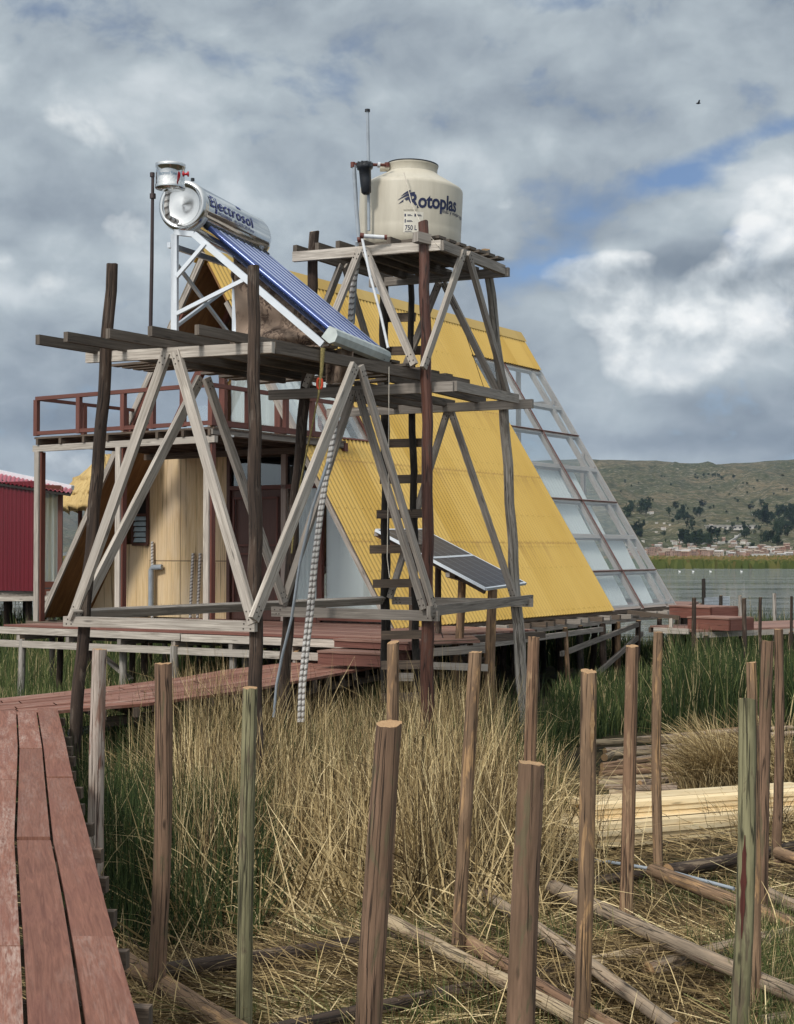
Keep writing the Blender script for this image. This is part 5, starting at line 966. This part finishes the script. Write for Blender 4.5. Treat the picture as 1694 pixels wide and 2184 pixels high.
glog("fallen_log", (262, 2048), (520, 2205), .065, ST_B, "thick brown log at the boardwalk edge in the bottom left corner")
glog("fallen_log", (1262, 1880), (1396, 1862), .04, LOGD, "small dark log behind the reddish ringed stake")
glog("fallen_log", (1620, 2186), (1740, 2166), .05, LOGG, "grey log just entering at the bottom right corner")
pipe("hose", [G(1205, 1833, GZ+.12), G(1280, 1836, GZ+.14), G(1345, 1846, GZ+.16), G(1440, 1862, GZ+.2), G(1566, 1896, GZ+.2)], .014, PVC, "pale blue-grey hose lying across the straw and the brown log", "hose")
LOGP = bark("pale_pinkish_log", (.36, .27, .2), (.44, .34, .26), (.24, .16, .11), .5)
LP = [((1268, 1585), (1510, 1574), "topmost pale long log of the log pile behind the stakes"), ((1300, 1583), (1690, 1552), "long thin log at the back of the log pile"), ((1290, 1616), (1352, 1590), "short slanting log at the left of the log pile"), ((1320, 1626), (1505, 1602), "second row thin log of the pile"),
      ((1285, 1640), (1490, 1625), "reddish log in the middle of the pile"), ((1282, 1652), (1480, 1640), "grey log just under the reddish one in the pile"), ((1280, 1664), (1465, 1650), "log with dark bark in the lower half of the pile"), ((1365, 1672), (1450, 1660), "short log showing its cut end toward the left"), ((1395, 1684), (1440, 1674), "shortest log with a round cut end in the pile"),
      ((1290, 1680), (1445, 1682), "bottom log of the pile partly in the straw"), ((1300, 1692), (1420, 1696), "lowest thin log beneath the pile"), ((1290, 1602), (1500, 1588), "thin second log from the top of the pile"), ((1300, 1610), (1560, 1594), "long third log from the top of the pile"), ((1284, 1634), (1480, 1613), "pale knotty log above the reddish one in the pile"), ((1275, 1671), (1400, 1668), "stubby pale log low at the left of the pile"), ((1500, 1562), (1720, 1540), "reddish log sticking out to the right behind the dry clump"), ((1610, 1548), (1740, 1530), "thick brown log at the right edge above the pile"), ((1600, 1572), (1740, 1560), "pale log at the right edge under the thick brown one")]
for i, (a, b, lab) in enumerate(LP): A1, B1_ = G(*a, GZ+.1), G(*b, GZ+.1); pole(None, "cut_log", A1, B1_, .05 if i == 0 else .034+.006*(i % 3), .046 if i == 0 else .03+.006*(i % 2), [ST_Y, LOGP, ST_Y, LOGP][i % 4] if 'reddish' not in lab else ST_R, n=10, wob=.06, label=lab, cat="log", group="log pile behind the stakes")
# ---- sawn lumber
def plankrow(x0, y0, x1, y1, zt0, rows, cols, w, h, lab, grp, k0=0):
    A1, B1_ = G(x0, y0, zt0), G(x1, y1, zt0); t_ = (B1_-A1); t_.z = 0; t_.normalize(); nrm = Vector((-t_.y, t_.x, 0)); L = (B1_-A1).length
    names = ["front", "second", "third", "back"]; rn = ["top", "second", "third", "bottom"]
    for r in range(rows):
        for c in range(cols):
            e0 = random.uniform(-.12, .12); m = MB(); a = A1+nrm*(w*(c+.5)+.004*c)-Z_*(h*(r+.5)+.006*r)+t_*e0; a = a+nrm*random.uniform(-.025, .025); m.box(a+t_*L/2, nrm*w/2, Z_*h/2, t_*(L/2+random.uniform(-.05, .05)))
            m.obj("sawn_board", FRESH, None, label=f"fresh pale board, {names[c]} one in the {rn[r]} layer of the {lab}", cat="board", group=grp)
plankrow(1274, 1716, 1760, 1682, GZ+.4, 3, 3, .15, .045, "upper lumber stack", "upper stack of sawn boards")
plankrow(1200, 1768, 1760, 1722, GZ+.27, 4, 4, .17, .045, "lower lumber stack", "lower stack of sawn boards")

# ================================================================= GRASS AND REEDS
def gmat(name, cols, rough=.8):
    def fn(t):
        u = t.n('ShaderNodeUVMap').outputs[0]; s_ = t.n('ShaderNodeSeparateXYZ'); t.ln(u, s_.inputs[0]); return t.ramp(s_.outputs[0], cols)
    return material(name, fn, rough, spec=.25)
DRYM = gmat("dry_reed_straw", [(0, (.03, .021, .012)), (.25, (.1, .068, .034)), (.5, (.26, .185, .085)), (.75, (.52, .395, .195)), (.93, (.82, .66, .38)), (1, (.16, .19, .06))])  # dark end: old brown stalks, plus shade between stalks put into the colour
GRNM = gmat("green_reed", [(0, (.01, .02, .007)), (.4, (.028, .048, .014)), (.75, (.075, .1, .03)), (.93, (.16, .17, .06)), (1, (.42, .34, .18))])  # darkest stops put the shadow among the reeds into their colour
def blades(name, X, Y, Zb, H, lean, wdt, az_, col, bend, mat, label, cat, nseg=4, wtaper=.85):
    n = len(X); t_ = np.linspace(0, 1, nseg+1)[None, :]; dx = np.cos(az_)[:, None]; dy = np.sin(az_)[:, None]
    ang = lean[:, None]+bend[:, None]*t_**1.3; sl = H[:, None]/nseg; hz = np.cumsum(np.concatenate([np.zeros((n, 1)), (np.sin(ang)*sl)[:, 1:]], 1), 1); vz = np.cumsum(np.concatenate([np.zeros((n, 1)), (np.cos(ang)*sl)[:, 1:]], 1), 1)
    cx, cy, cz = X[:, None]+dx*hz, Y[:, None]+dy*hz, np.maximum(Zb[:, None]+vz, Zb[:, None]-.02+0*vz)
    wx = rng.uniform(-1, 1, n)[:, None]; px_, py_ = np.ones((n, 1))*1.0, wx*.6; ln = np.hypot(px_, py_); px_, py_ = px_/ln, py_/ln
    ww = wdt[:, None]*(1-wtaper*t_**2)/2; pz = np.where(np.abs(np.sin(ang)) > .7, .7, 0)
    Lf = np.stack([cx-px_*ww, cy-py_*ww, cz-pz*ww], -1); Rt = np.stack([cx+px_*ww, cy+py_*ww, cz+pz*ww], -1)
    V = np.stack([Lf, Rt], 2).reshape(n, -1, 3); nv = (nseg+1)*2; base = (np.arange(n)*nv)[:, None, None]
    q = np.array([[2*i, 2*i+1, 2*i+3, 2*i+2] for i in range(nseg)])[None]; Fc = (base+q).reshape(-1, 4); me = bpy.data.meshes.new(name)
    V = V.reshape(-1, 3); me.vertices.add(len(V)); me.vertices.foreach_set('co', V.ravel()); me.loops.add(Fc.size); me.loops.foreach_set('vertex_index', Fc.ravel().astype(np.int32))
    me.polygons.add(len(Fc)); me.polygons.foreach_set('loop_start', np.arange(0, Fc.size, 4, dtype=np.int32)); me.update(calc_edges=True)
    ul = me.uv_layers.new(name='UVMap'); uu = np.repeat(col, nseg*4); vv = np.tile(np.array([[i/nseg, i/nseg, (i+1)/nseg, (i+1)/nseg] for i in range(nseg)]).ravel(), n); ul.data.foreach_set('uv', np.stack([uu, vv], -1).astype(np.float32).ravel())
    me.materials.append(mat); o = bpy.data.objects.new(name, me); COL.objects.link(o); tag(o, label, cat, None, 'stuff'); return o
def zg(X, Y): b = GZ+.05*np.sin(X*1.3+Y*.7)+.04*np.sin(X*.6-Y*1.9); return np.where(Y < 40, b, b+(np.clip((Y-40)/7, 0, 1))*(-3.6-b))
def nz(X, Y, s=1.0, k=0): return np.sin(X*1.7*s+k)+np.sin(Y*2.1*s+1.3*k+X*.6*s)+.6*np.sin(X*3.9*s-Y*3.1*s+k*2)
def inpx(X, Y): return 847+F*X/Y
# standing dry reeds
N = 46000; D_ = rng.uniform(10.4, 18.2, N); PX = rng.uniform(215, 1290, N); X = (PX-847)/F*D_; Y = D_; nn_ = nz(X, Y, 1.1)
front = 10.9+.5*np.sin(PX*.012)+np.where(PX < 400, (400-PX)*.012, 0)+np.where(PX > 1000, (PX-1000)*.004, 0)
keep = ((PX < 1075) | (Y < 12.2)) & (Y > front+rng.uniform(-.5, .5, N)) & (nn_ > -1.3+rng.uniform(-.8, .3, N)) & ((PX > 380) | (rng.random(N) < .12)); X, Y, PX = X[keep], Y[keep], PX[keep]; n = len(X)
H = rng.uniform(.55, 1.3, n)*(1+.12*nz(X, Y, 1.3)[:]) ; H = np.minimum(H, 1.5); H *= np.where(PX > 1000, .88, 1); tall = rng.random(n) < .012; H = np.where(tall, rng.uniform(1.4, 1.75, n), H)
blades("dry_reeds", X, Y, zg(X, Y)-.03, H, rng.normal(.0, .3, n), rng.uniform(.005, .011, n), rng.uniform(0, 6.28, n), np.clip(rng.beta(1.1, 1.1, n)*.97, 0, 1), np.abs(rng.normal(0, .4, n))+np.where(rng.random(n) < .42, rng.uniform(.8, 2.4, n), 0), DRYM, "thick stand of dry straw-coloured reeds under the timber towers", "reeds", 5)
# drooping dry clumps
def clump(cx, cy, n, h, sp): a = rng.uniform(0, 6.28, n); r = np.abs(rng.normal(0, sp, n)); return cx+np.cos(a)*r, cy+np.sin(a)*r*.7, a, h*rng.uniform(.6, 1.1, n)
Xs, Ys, As, Hs = [], [], [], []
for px, py, n, h, sp in ((1545, 1690, 1300, 1.0, .13), (1510, 1690, 500, .8, .2), (1680, 1690, 1600, 1.1, .4), (440, 1800, 2400, 1.15, .35), (560, 1750, 2200, 1.3, .4), (720, 1880, 1500, .8, .4), (320, 1600, 900, 1.1, .35), (1640, 1790, 500, .5, .4), (900, 1850, 1200, .8, .5), (1000, 1800, 1400, 1.0, .4), (1010, 1780, 1200, 1.2, .3)):
    g_ = G(px, py, GZ); x_, y_, a_, h_ = clump(g_.x, g_.y, n, h, sp); Xs.append(x_); Ys.append(y_); As.append(a_+rng.normal(0, .5, n)); Hs.append(h_)
X, Y, Az, H = map(np.concatenate, (Xs, Ys, As, Hs)); n = len(X)
blades("drooping_reeds", X, Y, zg(X, Y)-.03, H, rng.uniform(.05, .35, n), rng.uniform(.005, .009, n), Az, rng.beta(2.2, 1.8, n)*.95, rng.uniform(.4, 2.1, n), DRYM, "drooping clumps of dry reeds among the stakes and logs", "reeds", 6)
n = 4200; D_ = rng.uniform(10.2, 15.5, n); PX = rng.uniform(330, 1170, n); X = (PX-847)/F*D_; Y = D_
blades("broken_reeds", X, Y, zg(X, Y)-.03, rng.uniform(.6, 1.25, n), rng.uniform(.25, 1.1, n), rng.uniform(.008, .014, n), rng.uniform(0, 6.28, n), rng.beta(3, 1.3, n)*.95, rng.uniform(-.3, 1.0, n), DRYM, "broken pale reed stalks leaning across the dry stand", "reeds", 4)
n = 2600; D_ = rng.uniform(7.2, 13, n); PX = rng.uniform(150, 1760, n); X = (PX-847)/F*D_; Y = D_
blades("bent_stalks", X, Y, zg(X, Y)-.02, rng.uniform(.2, .6, n), rng.uniform(.3, 1.3, n), rng.uniform(.005, .009, n), rng.uniform(0, 6.28, n), rng.beta(2, 1.5, n)*.95, rng.uniform(0, 1.2, n), DRYM, "single bent stalks sticking up from the trampled straw", "reeds", 4)
# flattened straw litter
def litter(N, pr, lab, name, dr, gmix=.1, Lr=(.25, .9)):
    D_ = 1/rng.uniform(1/dr[1], 1/dr[0], N); PX = rng.uniform(pr[0], pr[1], N); kk = ~((PX > 1255) & (D_ > 15.2) & (rng.random(N) < .85)); PX, D_ = PX[kk], D_[kk]; X = (PX-847)/F*D_; Y = D_; n = len(X); Lh = rng.uniform(*Lr, n); Az = rng.normal(0, .55, n)+.5*nz(X, Y, .8)+np.where(rng.random(n) < .5, 0, 3.14)
    g = np.where((nz(X, Y, 1.4, 2) > .9) & (rng.random(n) < .5), rng.uniform(.9, 1, n), rng.beta(1.8, 2.4, n)*.85)
    return blades(name, X, Y, zg(X, Y)+rng.uniform(-.01, .035, n), Lh, rng.uniform(1.3, 1.6, n), rng.uniform(.004, .008, n), Az, g, rng.normal(.05, .2, n), DRYM, lab, "straw", 4, .4)
litter(30000, (150, 1760), "tangled flattened dry straw covering the ground between the stakes", "straw_litter", (6.8, 17), Lr=(.2, .8)); litter(14000, (150, 1760), "short broken straw bits strewn over the near ground", "straw_bits", (6.8, 12), Lr=(.08, .35))
# green reeds
def green(N, cond, name, lab, dr, pr, hr, lean=.15, wd=(.008, .016), foot=-.05, cb=(2, 2.6)):
    D_ = 1/rng.uniform(1/dr[1], 1/dr[0], N) if dr[1] > 24 else rng.uniform(dr[0], dr[1], N); PX = rng.uniform(pr[0], pr[1], N); X = (PX-847)/F*D_; Y = D_; k = cond(X, Y, PX); X, Y = X[k], Y[k]; n = len(X)
    H = rng.uniform(hr[0], hr[1], n)*(1+.1*nz(X, Y, .9))*(np.where((inpx(X, Y) < 1430) & (inpx(X, Y) > 1100), .48, .93) if dr[1] == 46 else 1); c = rng.beta(cb[0], cb[1], n); c = np.where(rng.random(n) < .06, 1, c)
    return blades(name, X, Y, zg(X, Y)+foot, H, rng.normal(0, lean, n), rng.uniform(*wd, n), rng.uniform(0, 6.28, n), c, np.abs(rng.normal(0, .45, n)), GRNM, lab, "reeds", 4)
hx = lambda X, Y: ((X-F0.x)*B_.x+(Y-F0.y)*B_.y, (X-F0.x)*A_.x+(Y-F0.y)*A_.y)
def notdeck(X, Y, PX): u, v = hx(X, Y); return ~((u > -.3) & (u < 8) & (v > -3.5) & (v < 11.5) & (rng.random(len(X)) < .93))
green(30000, lambda X, Y, PX: notdeck(X, Y, PX) & (PX > 1180) & (Y > 21.5+np.where(PX < 1300, (1300-PX)*-.02, 0)), "green_reeds", "dense dark green reeds behind the log pile and under the right walkway", (17.5, 46), (1150, 1800), (.7, 1.35), wd=(.01, .02))
green(14000, lambda X, Y, PX: (Y > 15.8), "green_reeds", "bright green reeds under the deck on the left beyond the boardwalk", (15.5, 34), (-60, 620), (.55, 1.0), wd=(.01, .018), cb=(3, 2))
green(15000, lambda X, Y, PX: (PX < 560) & (Y > 9.8+rng.uniform(0, 1, len(X))), "green_reeds", "dark green reeds in the shade between the boardwalks and the stakes", (9.8, 15.5), (150, 640), (.5, 1.1), .3, wd=(.006, .011), cb=(2, 3))
green(9000, lambda X, Y, PX: (nz(X, Y, 1.2, 3) > -.4), "green_reeds", "green reeds mixed among the dry ones beneath the towers", (13, 20), (380, 1170), (.6, 1.2), .25, wd=(.006, .011))
green(15000, lambda X, Y, PX: (nz(X, Y, 1.5, 1) > .2), "green_grass", "patches of short green grass between the lying logs", (6.9, 12), (500, 1760), (.08, .28), .6, wd=(.004, .008), foot=-.02, cb=(4, 1.5))
green(2600, lambda X, Y, PX: (PX > 1560), "green_grass", "fresh green grass at the right edge by the dark stake", (6.9, 10.5), (1540, 1760), (.1, .4), .5, wd=(.004, .008), foot=-.02, cb=(4, 1.5))
green(9000, lambda X, Y, PX: Y > 33, "green_reeds", "green reeds on the lake side behind the stilts of the house", (33, 45), (-80, 1250), (.8, 1.4), wd=(.02, .035))
# far reed belts across the water
N = 15000; Y = 1/rng.uniform(1/640, 1/243, N); X = rng.uniform(-.35, .33, N)*Y; H = rng.uniform(.75, 1.35, N)*(1+.15*np.sin(X*.05)+.1*np.sin(X*.013+Y*.03)); H = np.where(Y > 300, H*.9, H)
FARM = gmat("far_reed_belt", [(0, (.045, .065, .016)), (.4, (.095, .11, .03)), (.6, (.17, .13, .05)), (1, (.22, .15, .065))])
c = np.where(Y < 275, rng.beta(2, 3, N)*.6, np.where(Y < 400, rng.beta(3, 3, N)*.9, rng.beta(4, 2, N)))
blades("far_reed_belt", X, Y, np.full(N, -3.05), H, rng.normal(0, .05, N), rng.uniform(.5, 1.6, N), rng.uniform(0, 6.28, N), c, rng.uniform(0, .1, N), FARM, "green and tawny belt of reeds along the far side of the lake", "reeds", 2, .6)
m = MB(); m.grid(60, 8, lambda x, y: (mix(-.36, .34, x)*mix(262, 800, y), mix(262, 800, y), -2.9+.3*math.sin(x*40+y*9)*min(1, y*6)-.2*(y == 0))); m.obj("reed_flat", material("tawny_marsh", lambda t: t.mixc(t.ramp(t.noise(t.map(t.pos(), (1, 3, 1)), .03, 5), [(.4, 0), (.6, 1)]), (.1, .11, .035), (.26, .2, .1)), .95, spec=.1), None, loc=(0, 262, -3), kind='structure')

# ================================================================= FAR SHORE: trees and houses
def px_k_from_y(py, px):      # row parameter of the terrain showing at picture height py
    best = 0; bd = 1e9
    for i in range(0, 90):
        k = i*.1; q = terr(px, k); p_ = 1175-q.z/q.y*F
        if abs(p_-py) < bd: bd = abs(p_-py); best = k
    return best
LEAF = material("dark_eucalyptus_leaves", lambda t: t.mixc(t.noise(t.pos(), .35, 3), (.014, .026, .014), (.04, .058, .03)), .9, spec=.1); TRK = plain("tree_bark", (.06, .045, .035), .9)
def treemesh(h, w, seed):
    random.seed(seed); tr = thing("tree", (0, 0, 0), "x", "tree"); m = MB(); m.tube([(0, 0, 0), (.2, 0, h*.4), (0, .1, h*.85)], [.3, .2, .05], 5); m.obj("trunk", TRK, tr); m = MB()
    cl_ = [(random.gauss(0, w*.26), random.gauss(0, w*.26), h*random.uniform(.3, .95), random.uniform(.16, .32)*w) for _ in range(16)]
    for _ in range(430):
        cx_, cy_, cz_, r_ = random.choice(cl_); v_ = Vector((random.gauss(0, 1), random.gauss(0, 1), random.gauss(0, 1))).normalized()*r_*random.uniform(.5, 1.1); c = Vector((cx_, cy_, cz_))+v_; a_ = Vector((random.gauss(0, 1), random.gauss(0, 1), random.gauss(0, 1))).normalized(); b_ = a_.orthogonal().normalized(); s_ = random.uniform(.35, .8)
        m.face([c-a_*s_, c+b_*s_*.7, c+a_*s_, c-b_*s_*.6])
    m.obj("crown", LEAF, tr); return tr
def copy_thing(o, loc, rz, sc):
    c = o.copy(); COL.objects.link(c); c.location = loc; c.rotation_euler = (0, 0, rz); c.scale = (sc, sc, sc*random.uniform(.85, 1.15))
    for ch in o.children: d = ch.copy(); COL.objects.link(d); d.parent = c
    return c
protos = [treemesh(9, 7, 1), treemesh(12, 6, 2), treemesh(8, 9, 3), treemesh(13, 5, 4)]; used = set(); random.seed(77)
TREES = []
def tcl(x0, x1, y0, y1, n, s0=.8, s1=1.3):
    for _ in range(n): TREES.append((random.uniform(x0, x1), random.uniform(y0, y1), random.uniform(s0, s1)))
tcl(1338, 1392, 1080, 1108, 12, .9, 1.3); tcl(1418, 1500, 1088, 1104, 14, .7, 1.1); tcl(1445, 1472, 1108, 1130, 6, .8, 1.1); tcl(1345, 1375, 1135, 1152, 9); tcl(1452, 1530, 1140, 1168, 22, 1.0, 1.5); tcl(1560, 1600, 1135, 1150, 5)
tcl(1617, 1700, 1100, 1122, 20, 1, 1.5); tcl(1655, 1710, 1122, 1145, 14); tcl(1628, 1668, 1148, 1170, 12, .9, 1.3); tcl(1340, 1690, 1110, 1172, 42, .35, .7); tcl(1560, 1700, 1085, 1092, 4, .8, 1.1); tcl(1300, 1690, 1015, 1100, 40, .2, .45); tcl(1480, 1570, 1016, 1024, 14, .3, .5)
LABT = {0: "dark eucalyptus tree in the groves across the lake", 1: "tall narrow dark tree in the groves across the lake", 2: "broad low dark tree in the groves across the lake", 3: "slim pointed dark tree in the groves across the lake"}
for i, (px, py, s_) in enumerate(TREES):
    k = px_k_from_y(py, px); q = terr(px, k); pi = i % 4; s2 = s_*q.y/1450*.9; big_ = s_ > .6
    src = protos[pi]
    if pi not in used: o = src; used.add(pi); o.location = q-Z_*.4; o.scale = (s2, s2, s2)
    else: o = copy_thing(src, q-Z_*.4, random.random()*6, s2)
    o['label'] = LABT[pi]+(", one of the small scattered ones" if not big_ else ""); o['category'] = "tree"; o['group'] = LABT[pi]+(" small" if not big_ else "")
def hmat(nm, c): return plain(nm, c, .85, 0, .2, .3)
HM = [hmat("brick_wall", (.26, .15, .11)), hmat("adobe_wall", (.3, .24, .19)), hmat("grey_wall", (.32, .3, .28)), hmat("pale_wall", (.5, .48, .44)), hmat("rose_wall", (.28, .19, .15))]; WD = plain("dark_opening", (.03, .03, .035), .6); TINR = plain("tin_roof", (.42, .4, .38), .5, 0, .15, .3); RUST = plain("rust_roof", (.26, .13, .09), .7, 0, .2, .3); BLU = plain("blue_tarp_wall", (.02, .07, .5), .5)
def housemesh(wd, dp, hh, wall, roof, kind, name="far_house"):
    m = MB(); m.box((0, 0, hh/2-1), (wd/2, 0, 0), (0, dp/2, 0), (0, 0, hh/2+1), 0)
    if kind == 'gable':
        for sg in (1, -1): m.slab([(-wd/2-.3, sg*(dp/2+.4), hh-.1), (wd/2+.3, sg*(dp/2+.4), hh-.1), (wd/2+.3, 0, hh+1.3), (-wd/2-.3, 0, hh+1.3)][::sg], (0, sg*.4, 1), .15, m=1)
        for sx in (1, -1): m.face([(sx*wd/2, -dp/2, hh), (sx*wd/2, dp/2, hh), (sx*wd/2, 0, hh+1.25)])
    else:
        m.box((0, 0, hh+.1), (wd/2+.15, 0, 0), (0, dp/2+.15, 0), (0, 0, .1), 1)
        for sx in (-1, 1): m.box((sx*(wd/2-.2), -dp/2+.2, hh+.6), (.15, 0, 0), (0, .15, 0), (0, 0, .5), 0)
    for fl_ in range(int(hh//2.8)):
        for i in range(max(1, int(wd//2.6))):
            x_ = -wd/2+1.3+i*2.6; z_ = 1.5+2.8*fl_; m.box((x_, -dp/2-.02, z_), (.5, 0, 0), (0, .04, 0), (0, 0, .55), 2)
    return m, [wall, roof, WD]
HP = []
for i in range(10):
    wd_, dp_, hh_ = random.uniform(5, 11), random.uniform(5, 8), random.choice([2.9, 3.2, 5.8]) ; m, ms = housemesh(wd_, dp_, hh_, HM[i % 5], [HM[1], HM[i % 5], TINR, HM[2]][i % 4], ['gable', 'flat'][i % 2]); o = m.obj("far_house", ms, None, loc=(0, 0, 0), label="x", cat="house"); HP.append([o, False])
LABH = ["brick", "adobe", "grey", "pale", "rose"]; random.seed(5)
def puthouse(px, py, idx=None):
    i = random.randrange(10) if idx is None else idx; k = px_k_from_y(py, px); q = terr(px, k); src, u_ = HP[i]
    if not u_: o = src; HP[i][1] = True
    else: o = src.copy(); COL.objects.link(o)
    o.location = q; o.rotation_euler = (0, 0, random.uniform(-.5, .5)); s_ = random.uniform(.3, .52); o.scale = (s_, s_, s_)
    st = ("gabled", "flat-roofed")[i % 2]+(" two-storey" if src.dimensions.z > 8.5 else ""); o['label'] = f"tiny {st} {LABH[i % 5]} house in the lakeshore town below the hill"; o['category'] = "house"; o['group'] = f"{st} {LABH[i % 5]} town houses {i}"
for _ in range(200): puthouse(random.uniform(1335, 1700), 1187-abs(random.gauss(0, 9)))
for _ in range(26): puthouse(random.uniform(1400, 1600), random.uniform(1152, 1172))
for _ in range(22): puthouse(random.uniform(1300, 1700), random.uniform(1095, 1160), random.choice([3, 7, 8, 3]))
for _ in range(26): puthouse(random.uniform(190, 262), random.uniform(1075, 1168))
m, ms = housemesh(13, 8, 4.6, BLU, BLU, 'flat'); o = m.obj("blue_shed", ms, None, loc=(0, 0, 0), label="bright blue shed in the middle of the lakeshore town", cat="shed"); q = terr(1478+21, px_k_from_y(1183, 1499)); q2 = terr(1487, px_k_from_y(1184, 1487)); o.location = terr(1479+15, px_k_from_y(1185, 1494)); o.scale = (.95, .95, .8)
m = MB(); q = terr(1562, px_k_from_y(1130, 1562)); m.box((0, 0, 1.5), (26, 0, 0), (0, 5, 0), (0, 0, 2.2), 0); m.box((0, 0, 4), (27, 0, 0), (0, 6, 0), (0, 0, .3), 1)
for i in range(10): m.box((-23+5*i, -5.05, 1.6), (1.2, 0, 0), (0, .08, 0), (0, 0, .8), 2)
o = m.obj("long_white_building", [HM[3], TINR, WD], None, loc=(0, 0, 0), label="long white building among the dark trees above the town", cat="building"); o.location = q
m = MB(); pts = [terr(x_, px_k_from_y(y_, x_))+Z_*.6 for x_, y_ in ((1500, 1160), (1530, 1161), (1557, 1158), (1572, 1148), (1588, 1135))]
for a, b in zip(pts, pts[1:]): m.beam(a, b, .6, 2.2)
m.obj("white_wall", HM[3], None, label="long white perimeter wall below the long white building", cat="wall")
m = MB(); pts = [terr(x_, px_k_from_y(1187, x_))+Z_*.6 for x_ in (1605, 1640, 1670)]
for a, b in zip(pts, pts[1:]): m.beam(a, b, .6, 2.0)
m.obj("white_wall", HM[3], None, label="low white wall at the lakeshore right of the town", cat="wall")
# birds
for px, lab in ((1450, "leftmost white waterbird afloat on the far water"), (1479, "second white waterbird from the left on the far water"), (1516, "third white waterbird from the left on the far water"), (1582, "rightmost white waterbird on the far water")):
    c = G(px, 1219.5, -3.0); m = MB(); m.lathe(c+Z_*.04, [(0, -.16), (.06, -.12), (.09, 0), (.065, .11), (0, .18)], 10, (1, 0, .1)); b_ = m.obj("waterbird", WHITE, None, label=lab, cat="bird", group="white birds on the lake")
    m = MB(); m.tube([c+Vector((-.12, 0, .08)), c+Vector((-.15, 0, .17)), c+Vector((-.2, 0, .18))], [.03, .025, .015], 6); m.obj("head", WHITE, b_)
c = P(1490, 220, 70); m = MB(); m.lathe(c, [(0, -.14), (.04, -.06), (.045, .03), (0, .14)], 8, (1, .2, .1)); bo = m.obj("flying_bird", BLK, None, label="small dark bird flying in the upper right sky", cat="bird"); m = MB()
for sg in (1, -1): m.slab([c+Vector((-.05, 0, .01)), c+Vector((.06, 0, .01)), c+Vector((.04, sg*.2, .09)), c+Vector((-.02, sg*.25, .1))], Z_, .008)
m.obj("wings", BLK, bo)
for o in bpy.data.objects:
    for k in ('ox', 'oy', 'oz'):
        if k in o: del o[k]
S.cycles.max_bounces = 8; S.cycles.transparent_max_bounces = 16; S.cycles.volume_bounces = 0
